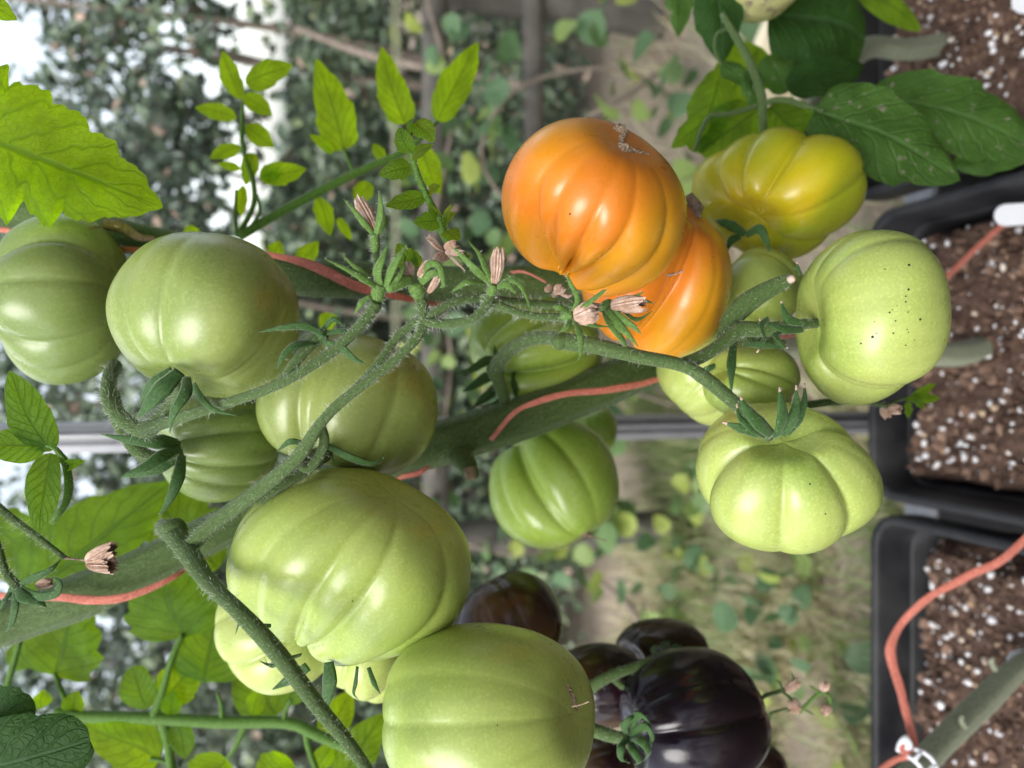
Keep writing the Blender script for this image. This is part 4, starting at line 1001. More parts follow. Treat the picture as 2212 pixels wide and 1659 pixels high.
# left cluster stalks
stalk('truss_stalk', [(248, 790, .335), (236, 820, .322), (238, 868, .310), (268, 908, .302), (312, 930, .296), (345, 905, .290), (375, 868, .282), (398, 835, .274)], [34, 36, 38, 37, 42, 38, 34, 30], va, 'stalk', hair=15000, hlen=0.0055, seed=21, sides=14, sub=8)
stalk('truss_stalk', [(240, 850, .318), (262, 920, .316), (300, 975, .314), (345, 990, .314), (392, 975, .316)], [38, 38, 38, 34, 32], va, 'stalk', hair=15000, hlen=0.0055, seed=22)
stalk('truss_stalk', [(308, 925, .294), (350, 915, .284), (420, 892, .268), (500, 868, .258), (590, 835, .250), (660, 798, .248), (730, 750, .248), (790, 690, .248), (812, 655, .248)], [34, 32, 29, 27, 26, 26, 27, 29, 36], va, 'stalk', hair=9000, hlen=0.0034, seed=23, sides=14, sub=8)
stalk('fruit_stalk', [(610, 822, .250), (640, 780, .250), (668, 745, .250), (690, 728, .252)], [26, 28, 32, 40], va, 'stalk', hair=9000, hlen=0.003, seed=24)

def flower(label, parent, base, sep, pet=None, cal=30, seed=0, mat='sepalpale', petw=30, mouth=1.0, hair=6000):
    """a spent flower: cup, sepals, withered petals"""
    (bx0, by0, bd), (tx, ty, td_) = base
    o, g = stalk('flower', [(bx0, by0, bd), (0.5*(bx0+tx), 0.5*(by0+ty), 0.5*(bd+td_)), (tx, ty, td_)], [cal*0.5, cal*0.68, cal*0.6], parent, mat, hair=hair*2, hlen=0.0032, seed=seed, label=label)
    for i, (pts, w_) in enumerate(sep): blade('sepal', pts, w_, o, mat, flat=0.25, hair=hair, seed=seed+i*3, roll=0.5*math.sin(i*1.7+seed))
    if pet:
        for k, (a, b, w_) in enumerate(pet): withered(a, b, w_, o, seed+k, mouth)
    return o
flower('open spent flower low on the left cluster', va, ((690, 735, .252), (700, 718, .250)), [([(700, 722, .249), (660, 705, .245), (610, 708, .243), (558, 718, .243)], 20), ([(680, 740, .249), (640, 745, .245), (612, 768, .243), (598, 800, .243)], 24),
       ([(700, 740, .249), (735, 750, .247), (765, 775, .247), (790, 785, .249)], 20), ([(705, 720, .250), (740, 715, .249), (765, 730, .250)], 18), ([(695, 715, .250), (720, 690, .249), (745, 705, .250)], 16)], cal=44, seed=301, mat='sepal')
flower('upright spent flower with pink withered petals', va, ((812, 548, .254), (810, 505, .252)), [([(806, 505, .250), (785, 480, .248), (765, 455, .248), (742, 430, .248)], 16), ([(812, 505, .248), (820, 470, .246), (822, 440, .246), (818, 412, .248)], 22),
       ([(800, 500, .252), (778, 465, .252), (770, 440, .253), (768, 428, .254)], 10), ([(818, 505, .252), (832, 480, .252), (828, 455, .254)], 12)], [((808, 500, .251), (780, 428, .253), 30)], 30, 311, petw=30)
stalk('flower_stalk', [(815, 650, .250), (818, 600, .252), (812, 548, .253)], [30, 22, 20], va, 'stalk', hair=8000, hlen=0.003, seed=25)
flower('five-pointed empty calyx at the end of the long stalk', va, ((812, 655, .249), (822, 615, .247)), [([(815, 620, .246), (790, 605, .243), (755, 585, .242), (700, 558, .243)], 18), ([(812, 622, .246), (790, 595, .244), (760, 570, .243), (735, 545, .243)], 15),
       ([(822, 615, .246), (815, 590, .243), (825, 560, .242), (838, 528, .243)], 26), ([(832, 620, .246), (845, 585, .243), (862, 555, .242), (880, 528, .243)], 24), ([(838, 622, .247), (860, 600, .245), (872, 575, .245), (876, 550, .246)], 14),
       ([(800, 640, .247), (780, 655, .246), (765, 680, .247)], 18)], None, 46, 321)
flower('bulging calyx with torn petals beside the five-pointed one', va, ((905, 640, .256), (898, 610, .253)), [([(890, 605, .250), (865, 610, .247), (842, 625, .246), (838, 632, .248)], 34), ([(905, 605, .250), (925, 572, .246), (948, 575, .245), (958, 615, .246), (950, 622, .247)], 18),
       ([(910, 612, .250), (935, 590, .247), (955, 600, .248)], 22)], [((885, 600, .252), (878, 568, .252), 24), ((925, 632, .250), (952, 600, .249), 14), ((905, 598, .249), (925, 566, .248), 18)], 56, 331)
flower('shrivelled flower head of curled brown petals', va, ((962, 560, .258), (960, 545, .256)), [([(960, 545, .255), (940, 530, .252), (925, 518, .252), (920, 512, .254)], 9), ([(962, 545, .255), (985, 565, .251), (1005, 585, .250)], 9)],
       [((955, 540, .255), (925, 515, .254), 12), ((960, 535, .254), (985, 525, .253), 18), ((962, 545, .254), (1000, 545, .252), 14), ((958, 548, .255), (940, 568, .254), 22)], 30, 341, mat='dry', hair=9000)
flower('spent flower with a straight dried petal tube left of the orange tomato', va, ((1058, 640, .250), (1068, 615, .248)), [([(1060, 612, .247), (1030, 585, .243), (1005, 560, .242), (975, 532, .242)], 20), ([(1065, 612, .247), (1050, 580, .244), (1035, 548, .243), (1012, 522, .243)], 18),
       ([(1050, 612, .247), (1015, 608, .243), (990, 620, .243), (975, 632, .244)], 16), ([(1078, 615, .247), (1105, 605, .243), (1130, 625, .242), (1150, 680, .243)], 16), ([(1075, 620, .246), (1095, 615, .243), (1115, 635, .243)], 22), ([(1080, 612, .248), (1110, 600, .246), (1135, 610, .247)], 16)],
       [((1066, 612, .247), (1080, 542, .246), 30)], 34, 351)
flower('spent flower with a striped papery petal tube in front of the orange tomatoes', va, ((1212, 684, .252), (1238, 680, .250)), [([(1238, 672, .249), (1248, 645, .245), (1232, 612, .243), (1222, 588, .243)], 14), ([(1240, 672, .249), (1270, 655, .244), (1300, 632, .242), (1310, 625, .242)], 15),
       ([(1232, 672, .250), (1210, 665, .247), (1192, 662, .247)], 18), ([(1232, 690, .250), (1225, 705, .247), (1205, 720, .247)], 18), ([(1240, 690, .249), (1252, 720, .244), (1255, 755, .243), (1250, 778, .243)], 16), ([(1250, 690, .250), (1280, 702, .247), (1318, 706, .248)], 14)],
       [((1240, 682, .249), (1292, 676, .247), 48)], 36, 361, mouth=0.6)
flower('spent flower with a frayed petal tube lying on the second orange tomato', va, ((1300, 665, .262), (1318, 655, .258)), [([(1310, 668, .257), (1335, 700, .252), (1355, 720, .250), (1378, 748, .250)], 22), ([(1318, 665, .257), (1345, 690, .252), (1368, 705, .250), (1386, 722, .250)], 20),
       ([(1305, 672, .258), (1320, 700, .253), (1345, 735, .251), (1354, 752, .251)], 22), ([(1325, 652, .258), (1355, 648, .254), (1392, 630, .252)], 20), ([(1340, 668, .259), (1375, 690, .256), (1410, 672, .257)], 12), ([(1345, 645, .260), (1390, 650, .258), (1412, 655, .259)], 12)],
       [((1320, 660, .256), (1390, 655, .253), 36)], 34, 371, mouth=1.15)
stalk('flower_stalk', [(1215, 662, .268), (1255, 660, .266), (1300, 665, .262)], [22, 22, 22], va, 'stalk', hair=9000, hlen=0.003, seed=26)
flower('small shrivelled flower tucked under the orange tomato', va, ((1195, 640, .272), (1205, 628, .270)), [([(1205, 630, .269), (1225, 640, .267), (1240, 636, .268)], 12)], [((1200, 632, .269), (1215, 618, .268), 22), ((1190, 628, .270), (1180, 618, .270), 18)], 20, 381, mat='dry')

# right truss: arch, fork and its arms
tr2, _ = stalk('truss_stalk', [(1098, 905, .405), (1090, 862, .398), (1072, 800, .385), (1092, 765, .370), (1140, 735, .345), (1190, 730, .325), (1225, 738, .312), (1290, 748, .302), (1380, 770, .300), (1470, 788, .300), (1520, 815, .300), (1585, 868, .294), (1632, 908, .286), (1665, 945, .280)],
               [28, 30, 36, 34, 33, 35, 42, 42, 37, 35, 36, 35, 34, 32], va, 'stalk', hair=10000, hlen=0.0032, seed=31, sides=14, sub=8)
knuckle(tr2, (1212, 737, .312), 44, 5); knuckle(tr2, (1070, 800, .386), 37, 7)
stalk('truss_stalk', [(1465, 790, .302), (1520, 768, .306), (1570, 735, .310), (1600, 712, .312), (1650, 712, .312), (1700, 706, .313), (1735, 700, .317), (1768, 698, .320)], [34, 34, 36, 40, 36, 30, 26, 24], va, 'stalk', hair=9000, hlen=0.0032, seed=32)
stalk('truss_stalk', [(1560, 738, .316), (1580, 690, .318), (1620, 650, .318), (1680, 615, .316), (1712, 602, .314)], [34, 48, 52, 40, 24], va, 'stalk', hair=7000, hlen=0.003, seed=33, flat=0.55)
stalk('cut_end', [(1706, 605, .3135), (1713, 601, .312), (1717, 599, .3115)], [17, 19, 13], va, 'tipbrown', jit=0.25, sides=9)
stalk('fruit_stalk', [(1600, 730, .322), (1640, 735, .330), (1690, 742, .338)], [30, 26, 22], va, 'stalk', hair=6000, hlen=0.003, seed=34)
stalk('fruit_stalk', [(1660, 900, .33), (1720, 880, .34), (1800, 868, .345), (1870, 868, .35), (1920, 878, .36)], [24, 20, 18, 16, 12], va, 'stalk', hair=4000, hlen=0.003, seed=35)
for k, (pts, w_) in enumerate((([(1915, 885, .36), (1930, 893, .357), (1945, 882, .355)], 22), ([(1905, 880, .36), (1918, 902, .358)], 16))): withered(pts[0], pts[-1], w_, tr2, 400+k)
o_, _ = stalk('leaf_stalk', [(1920, 872, .365), (1950, 862, .37), (1975, 858, .375)], [9, 7, 5], va, 'stalk')
for k, (b_, t_, w_) in enumerate((((1955, 862, .37), (2032, 860, .385), 22), ((1965, 858, .37), (2022, 828, .385), 20), ((1960, 866, .37), (1962, 905, .37), 18), ((1975, 862, .372), (1998, 884, .372), 16))): leaf(b_, t_, w_, o_, 'leaf', 'lance', 3, 0.3, seed=500+k, nu=20, nv=7)

# leaf on the left, small leaflets and the spent flower beside the thick stem
o_, _ = stalk('leaf_stalk', [(-40, 1060, .262), (20, 1115, .262), (80, 1160, .260), (140, 1205, .260)], [16, 18, 17, 12], va, 'stalk', hair=11000, hlen=0.0042, seed=41)
stalk('stem_end', [(140, 1205, .260), (165, 1208, .260), (192, 1212, .258)], [7, 5, 7], o_, 'cork', jit=0.3, sides=7)
for k, (a, b, w_) in enumerate((((188, 1210, .258), (245, 1192, .256), 34), ((190, 1214, .258), (246, 1222, .256), 34), ((190, 1212, .257), (232, 1207, .2555), 22))): withered(a, b, w_, o_, 410+k, 1.2)
o_, _ = stalk('leaf_stalk', [(110, 1128, .262), (140, 1090, .260), (148, 1045, .258), (140, 1000, .257), (118, 968, .256), (92, 960, .256)], [13, 15, 17, 15, 11, 8], va, 'rachis', hair=5000, hlen=0.0022, seed=42)
leaf((110, 975, .256), (20, 800, .250), 96, o_, 'leaf', 'ovate', 2, 0.05, 0.05, seed=601, fold=0.22)
leaf((100, 962, .256), (-40, 960, .252), 78, o_, 'leaf', 'ovate', 2, 0.05, 0.04, seed=602, fold=0.15)
leaf((110, 978, .256), (86, 1155, .254), 78, o_, 'leaf', 'ovate', 2, 0.05, 0.05, seed=603, fold=0.2)
leaf((125, 975, .257), (145, 1002, .258), 22, o_, 'leaf', 'round', 1, 0.0, 0.1, seed=604, fold=0.3, nu=16, nv=7)
leaf((140, 1008, .258), (184, 995, .258), 24, o_, 'leaf', 'ovate', 1, 0.0, 0.2, seed=605, fold=0.6, nu=16, nv=7)
flower('nodding spent flower with curled sepals at the left edge', va, ((28, 1290, .258), (38, 1262, .256)), [([(45, 1262, .255), (80, 1245, .252), (110, 1230, .252), (132, 1208, .254)], 20), ([(45, 1270, .255), (80, 1288, .251), (120, 1282, .250), (128, 1258, .250), (112, 1246, .252)], 22),
       ([(38, 1270, .255), (50, 1290, .251), (85, 1300, .251), (100, 1312, .252)], 26), ([(32, 1272, .255), (32, 1310, .251), (25, 1345, .251), (12, 1365, .252)], 22), ([(25, 1272, .256), (8, 1300, .253), (-5, 1325, .253)], 22)], [((78, 1264, .256), (112, 1258, .256), 20)], 40, 391, mat='sepal')
stalk('flower_stalk', [(-30, 1120, .258), (-5, 1180, .257), (12, 1235, .256), (38, 1268, .256)], [17, 18, 20, 24], va, 'stalk', hair=13000, hlen=0.005, seed=43)

# big leaf at upper left and the corner leaf (same plant, near the top of the vine)
leaf((-160, 250, .32), (352, 448, .34), 285, va, 'young', 'cord', 6, 0.26, 0.05, seed=611, name='leaf', nu=110, nv=21, ripple=0.09, fold=0.05)
leaf((-90, -30, .34), (37, 44, .34), 66, va, 'young', 'ovate', 3, 0.1, seed=612, name='leaf')
# big backlit leaves behind the thick stem
leaf((60, 1290, .43), (372, 1040, .44), 200, va, 'leaf', 'cord', 4, 0.14, seed=613, name='leaf', nu=60, nv=17)
leaf((470, 1230, .46), (330, 1060, .46), 170, va, 'leaf', 'round', 4, 0.12, seed=614, name='leaf', nu=50)
leaf((-20, 1120, .46), (150, 1260, .46), 150, va, 'leaf', 'round', 4, 0.1, seed=615, name='leaf', nu=40)
leaf((395, 1378, .43), (350, 1200, .43), 215, va, 'leaf', 'cord', 5, 0.10, seed=616, name='leaf', nu=60, nv=15)
leaf((118, 1460, .44), (180, 1262, .44), 180, va, 'leaf', 'cord', 4, 0.12, seed=617, name='leaf', nu=60, nv=15)
leaf((20, 1440, .5), (60, 1400, .5), 60, va, 'leaf', 'round', 3, 0.1, seed=618, name='leaf')

# the compound leaf hanging at the lower left
rc, _ = stalk('leaf_stalk', [(120, 1540, .43), (190, 1548, .43), (330, 1552, .428), (480, 1560, .425), (620, 1562, .42), (690, 1590, .415), (760, 1620, .41)], [24, 26, 27, 26, 25, 23, 20], va, 'rachis', hair=3500, hlen=0.0022, seed=51, sides=12)
for pts, w_ in (([(330, 1552, .428), (352, 1490, .428), (372, 1420, .428), (395, 1370, .43)], [22, 16, 15, 12]), ([(350, 1554, .428), (362, 1600, .428), (372, 1680, .428)], [24, 22, 20]), ([(160, 1560, .43), (132, 1490, .435), (118, 1455, .44)], [12, 11, 9]),
                ([(480, 1558, .425), (478, 1525, .425), (470, 1498, .425)], [16, 10, 8]), ([(530, 1562, .424), (510, 1610, .424), (490, 1640, .424)], [16, 11, 9]), ([(612, 1562, .42), (618, 1535, .42), (630, 1510, .42)], [14, 10, 8]),
                ([(660, 1575, .418), (668, 1620, .418), (690, 1680, .418)], [18, 15, 12]), ([(10, 1500, .42), (30, 1430, .42), (42, 1385, .42)], [14, 14, 14]), ([(325, 1640, .428), (345, 1642, .428), (365, 1650, .428)], [9, 8, 8])):
    stalk('leaflet_stalk', pts, w_, rc, 'rachis', hair=0, sides=8)
lv = [((322, 1530, .428), (285, 1440, .43), 80, 'round'), ((348, 1515, .43), (420, 1440, .432), 90, 'round'), ((365, 1545, .426), (375, 1490, .426), 46, 'ovate'), ((445, 1475, .43), (470, 1330, .44), 150, 'cord'), ((545, 1545, .424), (560, 1490, .424), 42, 'round'),
      ((345, 1642, .428), (175, 1560, .43), 130, 'cord'), ((385, 1560, .426), (400, 1640, .424), 62, 'ovate'), ((490, 1640, .424), (420, 1710, .424), 110, 'round'), ((640, 1660, .42), (560, 1700, .42), 120, 'round'), ((620, 1520, .42), (660, 1445, .42), 66, 'round'),
      ((700, 1600, .44), (760, 1490, .45), 70, 'ovate'), ((150, 1545, .43), (168, 1492, .43), 50, 'ovate'), ((730, 1700, .43), (830, 1540, .45), 90, 'ovate'), ((90, 1530, .425), (90, 1490, .43), 46, 'ovate'), ((680, 1660, .43), (720, 1600, .43), 46, 'ovate'), ((600, 1545, .45), (505, 1380, .46), 120, 'cord')]
for k, (b_, t_, w_, s_) in enumerate(lv): leaf(b_, t_, w_, rc, 'young' if k % 3 else 'leaf', s_, 3, 0.06, 0.05, seed=620+k, fold=0.10, curve=0.03*((k % 3)-1))
# dark leaves in the lower left corner
leaf((-70, 1640, .27), (195, 1600, .25), 190, va, 'matureclean', 'round', 4, 0.08, 0.14, seed=651, name='leaf', nu=60, nv=17, fold=-0.25, ripple=0.12)
leaf((-60, 1530, .27), (74, 1555, .26), 120, va, 'matureclean', 'round', 3, 0.08, 0.05, seed=652, name='leaf', fold=-0.1)

# ------------------------------------------------------------------ second vine behind the orange fruit
vb = empty('tomato_plant', (0.32, 0.46, 0.32), 'tomato plant rising behind the orange tomatoes, young shoots along its stem', 'tomato plant')
stalk('main_stem', [(-120, 452, .40), (100, 470, .395), (280, 512, .385), (480, 560, .378), (640, 598, .375), (800, 605, .378), (980, 612, .380), (1150, 606, .385), (1330, 570, .41), (1520, 470, .46), (1700, 330, .53)],
      [70, 70, 70, 74, 78, 78, 76, 74, 66, 60, 54], vb, 'stem', hair=8000, hlen=0.0036, seed=61, sides=18, sub=8, flute=0.06)
stalk('stem_base', [(1685, 345, .525), (1800, 180, .60), (1870, 105, .64), (1960, 108, .665), (2050, 92, .69), (2110, 70, .71), (2150, 60, .73)], [54, 48, 44, 44, 42, 40, 38], vb, 'oldstem', seed=62, sides=18, flute=0.09)
bn, _ = stalk('dry_node', [(230, 485, .366), (265, 492, .362), (300, 512, .362), (335, 515, .366)], [22, 30, 26, 14], vb, 'cork', jit=0.4, sides=10)
# long leaf stalk with the paired leaflets, out of focus behind
rb, _ = stalk('leaf_stalk', [(515, 512, .43), (600, 462, .435), (700, 408, .44), (790, 365, .445), (880, 322, .45), (945, 262, .455)], [20, 20, 19, 18, 14, 8], vb, 'rachis', hair=2500, hlen=0.002, seed=71)
for pts, w_ in (([(512, 512, .43), (545, 450, .432), (548, 400, .434), (530, 340, .436), (522, 290, .438), (525, 220, .44)], [13, 12, 12, 11, 10, 7]), ([(765, 375, .444), (752, 345, .446), (740, 318, .448)], [10, 8, 6]),
                ([(512, 510, .43), (508, 460, .43), (510, 410, .43)], [8, 7, 6]), ([(530, 505, .43), (560, 460, .43), (555, 420, .43)], [8, 8, 7])): stalk('leaflet_stalk', pts, w_, rb, 'rachis', sides=8)
lv = [((522, 215, .44), (480, 108, .44), 44, 'lance'), ((530, 180, .44), (632, 140, .44), 60, 'ovate'), ((512, 255, .438), (420, 232, .438), 38, 'lance'), ((525, 205, .438), (588, 250, .438), 42, 'lance'), ((530, 270, .436), (592, 318, .436), 44, 'lance'), ((520, 318, .436), (452, 342, .436), 34, 'lance'),
      ((545, 330, .435), (530, 400, .435), 40, 'ovate'), ((520, 365, .434), (468, 352, .434), 20, 'lance'), ((560, 380, .434), (662, 365, .434), 52, 'ovate'), ((575, 395, .434), (600, 360, .434), 46, 'ovate'), ((525, 400, .434), (520, 470, .434), 26, 'lance'),
      ((742, 325, .448), (682, 126, .45), 86, 'cord'), ((875, 268, .452), (824, 100, .455), 70, 'cord'), ((945, 262, .455), (1032, 90, .46), 74, 'ovate'), ((910, 318, .452), (950, 420, .455), 58, 'ovate'), ((685, 425, .44), (714, 510, .44), 42, 'lance'), ((830, 345, .448), (805, 310, .45), 26, 'ovate'),
      ((720, 330, .446), (668, 290, .447), 24, 'ovate'), ((590, 560, .44), (605, 520, .44), 40, 'lance'), ((640, 580, .44), (688, 520, .44), 44, 'lance'), ((395, 505, .45), (432, 498, .45), 34, 'lance'), ((690, 705, .44), (728, 682, .44), 40, 'lance'), ((730, 470, .44), (760, 520, .44), 22, 'lance'), ((800, 395, .45), (770, 435, .45), 44, 'round')]
for k, (b_, t_, w_, s_) in enumerate(lv): leaf(b_, t_, w_, rb, 'young', s_, 3, 0.12, 0.04, seed=700+k, fold=0.08, curve=0.03*((k % 3)-1))
# little shoot in focus
sh_, _ = stalk('shoot', [(1010, 560, .272), (970, 525, .270), (945, 470, .268), (920, 420, .266), (900, 370, .264), (890, 325, .263), (888, 285, .262)], [20, 20, 18, 16, 13, 11, 7], vb, 'rachis', hair=7000, hlen=0.0028, seed=81)
lv = [((888, 330, .262), (862, 274, .258), 46, 'ovate', .5), ((888, 300, .262), (893, 255, .256), 30, 'lance', 1.0), ((895, 265, .261), (938, 308, .258), 52, 'ovate', .3), ((890, 345, .262), (938, 312, .258), 34, 'lance', .4), ((888, 360, .263), (818, 378, .260), 46, 'ovate', .2), ((918, 425, .266), (832, 445, .262), 40, 'ovate', .2),
      ((925, 420, .266), (952, 400, .263), 26, 'lance', .5), ((950, 475, .268), (893, 480, .263), 44, 'ovate', .3), ((952, 470, .268), (925, 438, .264), 26, 'lance', .6), ((955, 485, .268), (985, 460, .264), 28, 'lance', .5), ((960, 500, .268), (990, 520, .264), 40, 'round', .4), ((965, 490, .267), (975, 440, .262), 22, 'lance', .7),
      ((895, 580, .265), (858, 526, .262), 50, 'ovate', .2), ((905, 575, .264), (895, 540, .262), 30, 'ovate', .3)]
for k, (b_, t_, w_, s_, r_) in enumerate(lv): leaf(b_, t_, w_, sh_, 'leaf', s_, 3, 0.16, 0.10, seed=740+k, fold=0.3, roll=r_, ripple=0.12, nu=30, nv=9)

# ------------------------------------------------------------------ dark-leaved plant at the upper right
vc = empty('tomato_plant', (0.40, 0.52, 0.32), 'tomato plant with large spotted dark green leaves at the upper right', 'tomato plant')
rcx, _ = stalk('leaf_stalk', [(1560, 30, .44), (1590, 80, .435), (1618, 130, .43), (1645, 205, .425), (1648, 260, .425), (1650, 310, .43)], [14, 17, 20, 22, 20, 18], vc, 'stalk', hair=2500, hlen=0.002, seed=91)
for pts, w_ in (([(1645, 225, .425), (1690, 215, .42), (1750, 232, .415), (1780, 240, .41)], [16, 15, 13, 10]), ([(1645, 225, .425), (1580, 245, .425), (1530, 255, .425), (1500, 325, .425)], [14, 13, 14, 10]), ([(1575, 60, .438), (1548, 75, .438), (1545, 110, .438), (1560, 140, .438)], [9, 8, 8, 8]), ([(1620, 140, .428), (1632, 170, .426), (1630, 190, .426)], [10, 10, 10])):
    stalk('leaflet_stalk', pts, w_, rcx, 'stalk', sides=9)
lv = [((1760, 235, .412), (2075, 390, .40), 210, 'cord', 'mature', 3), ((1880, 200, .455), (2260, 330, .45), 170, 'ovate', 'mature', 4), ((1660, 20, .50), (1868, 90, .52), 300, 'round', 'matureclean', 3), ((1540, -60, .46), (1560, 140, .47), 110, 'lance', 'matureclean', 2),
      ((1700, 190, .46), (1868, 140, .49), 90, 'ovate', 'matureclean', 4), ((1560, 150, .46), (1500, 330, .45), 90, 'round', 'leaf', 2), ((1640, 235, .45), (1510, 330, .45), 110, 'round', 'leaf', 3), ((1530, 255, .44), (1450, 320, .44), 50, 'ovate', 'leaf', 2), ((1660, 230, .45), (1760, 330, .45), 120, 'round', 'leaf', 3),
      ((1625, 150, .43), (1625, 235, .43), 52, 'ovate', 'mature', 2), ((1560, 135, .435), (1620, 190, .43), 46, 'ovate', 'mature', 2), ((1655, 120, .47), (1700, 200, .47), 80, 'round', 'mature', 2), ((1850, -20, .55), (1990, 65, .58), 70, 'ovate', 'leaf', 2), ((2060, 350, .47), (2240, 330, .46), 76, 'ovate', 'mature', 2), ((1470, -80, .5), (1465, 80, .5), 66, 'ovate', 'mature', 4), ((1700, 260, .47), (1800, 380, .47), 150, 'round', 'leaf', 3), ((1640, 100, .52), (1560, 230, .5), 120, 'round', 'leaf', 2)]
for k, (b_, t_, w_, s_, m_, nt_) in enumerate(lv): leaf(b_, t_, w_, rcx, m_, s_, nt_, 0.12, 0.06, seed=760+k, fold=0.08, nu=56, nv=15, ripple=0.10)

# ------------------------------------------------------------------ plant of the dark fruit
vd = empty('tomato_plant', (-0.27, 0.46, 0.32), 'tomato plant of the dark fruit, its woody stem leaning out of the lower right pot', 'tomato plant')
stalk('main_stem', [(2250, 1412, .60), (2190, 1450, .585), (2130, 1508, .565), (2060, 1576, .54), (1990, 1648, .515), (1900, 1740, .49)], [40, 44, 50, 52, 50, 50], vd, 'oldstem', seed=101, sides=16, flute=0.10)
for k, (px, py) in enumerate(((2150, 1435), (2085, 1560))):
    stalk('bud', [(px, py+10, .535), (px-8, py-6, .528), (px-2, py-14, .526)], [14, 11, 5], vd, 'oldstem', sides=7)
stalk('truss_stalk', [(1225, 1560, .40), (1255, 1508, .392), (1300, 1470, .388), (1360, 1445, .388), (1420, 1428, .392), (1470, 1425, .40)], [26, 27, 28, 24, 22, 18], vd, 'stalk', hair=6000, hlen=0.003, seed=102)
stalk('fruit_stalk', [(1320, 1462, .389), (1350, 1485, .39), (1385, 1495, .392)], [18, 17, 15], vd, 'stalk', hair=4000, hlen=0.003, seed=103)
stalk('fruit_stalk', [(1230, 1560, .36), (1290, 1580, .350), (1330, 1592, .342), (1362, 1595, .337)], [34, 33, 32, 28], vd, 'stalk', hair=7000, hlen=0.003, seed=104)
o_, _ = stalk('flower_stalk', [(1640, 1525, .40), (1650, 1505, .395), (1680, 1495, .392), (1695, 1490, .39)], [9, 10, 11, 12], vd, 'stalk', hair=0)
for k, (pts, w_) in enumerate((([(1695, 1490, .39), (1715, 1470, .388), (1706, 1448, .388)], 8), ([(1690, 1490, .39), (1685, 1475, .388), (1672, 1468, .388)], 7), ([(1690, 1495, .39), (1708, 1510, .388), (1712, 1530, .388), (1695, 1540, .388)], 8))): blade('sepal', pts, w_, o_, 'sepal', flat=0.6)
withered((1697, 1490, .39), (1728, 1475, .388), 20, o_, 431); withered((1705, 1510, .39), (1725, 1535, .388), 24, o_, 432)
o_, _ = stalk('flower_stalk', [(1640, 1580, .42), (1660, 1555, .418), (1668, 1540, .417), (1705, 1530, .417)], [9, 10, 8, 6], vd, 'stalk')
o_, _ = stalk('flower_stalk', [(1725, 1540, .41), (1755, 1510, .408), (1775, 1495, .406), (1792, 1505, .406), (1795, 1530, .407)], [8, 8, 9, 7, 6], vd, 'rachis')
withered((1775, 1492, .406), (1786, 1475, .405), 18, o_, 433); withered((1795, 1525, .407), (1775, 1540, .406), 20, o_, 434)
for pts, w_ in (([(1770, 1498, .406), (1755, 1485, .405), (1745, 1480, .405)], 8), ([(1732, 1530, .41), (1750, 1540, .409), (1760, 1545, .409)], 6)): blade('sepal', pts, w_, o_, 'sepalpale', flat=0.6)

# ------------------------------------------------------------------ twine and clip
def twine(label, segs, seed):
    root = empty('twine', Q(segs[0][0][0]), label, 'twine', 'salmon plant twine')
    for k, (pts, w_) in enumerate(segs):
        rad = [0.5*0.86*(w_[i] if not np.isscalar(w_) else w_)*p[2]/FP for i, p in enumerate(pts)]
        g = tube_geo(px_pts(pts), rad, 14, 9, flat=0.35, flute=0.07, nfl=3, jit=0.10, seed=seed+k, twist=70)
        mk('strand', g[0], g[1], M['twine'], root, uv=g[2])
twine('salmon twine wound around the thick slanting stem and down to the middle pot', [
    ([(-60, 1285, .362), (40, 1288, .358), (120, 1290, .3565), (200, 1296, .357), (280, 1288, .359), (372, 1248, .366), (420, 1215, .378), (520, 1160, .405), (640, 1120, .42), (760, 1085, .418), (850, 1036, .405), (905, 1022, .398), (930, 1000, .40)], [14, 16, 20, 22, 21, 13, 13, 13, 13, 13, 13, 12, 12]),
    ([(1060, 950, .385), (1110, 893, .376), (1160, 868, .374), (1230, 850, .376), (1330, 840, .385), (1425, 818, .398), (1520, 780, .41), (1640, 740, .44), (1800, 700, .50), (1950, 660, .57), (2040, 602, .60), (2090, 555, .61), (2150, 500, .615), (2205, 455, .62)], [12, 12, 15, 17, 18, 15, 15, 15, 15, 15, 18, 18, 18, 26])], 1)
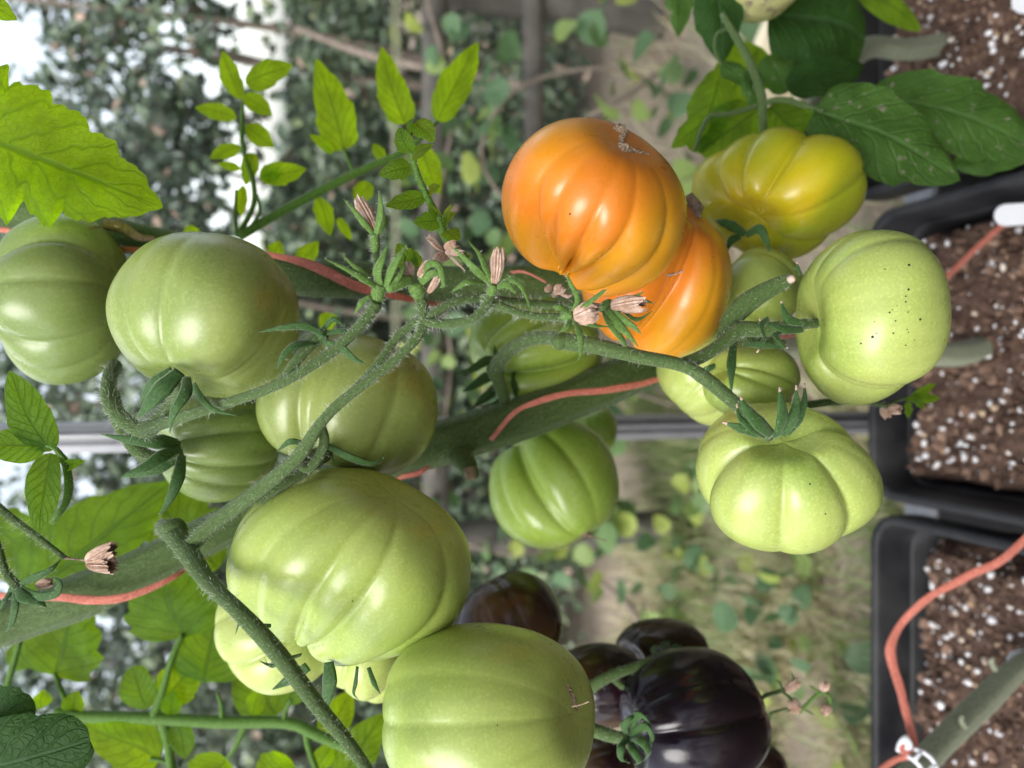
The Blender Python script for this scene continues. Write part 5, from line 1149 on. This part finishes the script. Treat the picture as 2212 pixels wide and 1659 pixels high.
twine('salmon twine twisted along the stem behind the left tomatoes', [
    ([(-80, 500, .385), (10, 497, .382), (120, 520, .372), (300, 540, .366), (480, 535, .364), (590, 552, .362), (650, 565, .358), (710, 590, .354), (780, 622, .352), (860, 640, .36), (940, 655, .385), (1020, 640, .41), (1070, 600, .40), (1110, 588, .372), (1140, 590, .365), (1180, 610, .365)], [14, 14, 14, 14, 14, 15, 20, 25, 24, 18, 14, 14, 14, 13, 13, 13])], 5)
twine('salmon twine looping into the lower right pot from the right edge', [
    ([(2260, 1110, .50), (2212, 1168, .50), (2160, 1212, .50), (2080, 1250, .505), (2000, 1296, .51), (1950, 1345, .515), (1925, 1392, .515), (1928, 1430, .515), (1945, 1490, .51), (1960, 1545, .505), (1972, 1600, .50), (1972, 1622, .498)], [22, 22, 21, 21, 21, 21, 23, 24, 22, 21, 21, 22]),
    ([(1972, 1622, .496), (1958, 1612, .492), (1950, 1618, .492), (1962, 1632, .492), (1940, 1640, .492), (1905, 1660, .49), (1850, 1700, .48)], [20, 20, 20, 20, 20, 19, 18])], 9)
cl = empty('plant_clip', P(1975, 1640, .50), 'white plastic clip holding the twine to the woody stem at the bottom', 'plant clip')
g = tube_geo(px_pts([(1948, 1625, .495), (1958, 1606, .493), (1966, 1600, .493)]), [0.0045, 0.0055, 0.0045], 8, 4, flat=0.5); mk('hinge', g[0], g[1], M['white'], cl)
for q in ([(1975, 1618, .492), (2000, 1628, .488), (2020, 1650, .488), (2030, 1690, .495)], [(1960, 1632, .492), (1985, 1652, .486), (2000, 1680, .488)]):
    g = tube_geo(px_pts(q), [0.0014]*len(q), 8, 6); mk('clip_arm', g[0], g[1], M['white'], cl)
for q in ([(1990, 1625, .4885), (1975, 1642, .487)], [(2020, 1652, .487), (2000, 1672, .486)]):
    g = tube_geo(px_pts(q), [0.0013]*2, 8, 3); mk('clip_bridge', g[0], g[1], M['white'], cl)
# a curled bit of bark on the soil
g = tube_geo(px_pts([(2098, 1572, .60), (2108, 1558, .597), (2125, 1553, .597), (2138, 1562, .60)]), [0.0016, 0.0024, 0.0024, 0.0018], 8, 6, flat=0.4)
tag(mk('bark_curl', g[0], g[1], M['twig'], None), 'curled scrap of dry bark lying on the soil of the lower right pot', 'bark scrap')
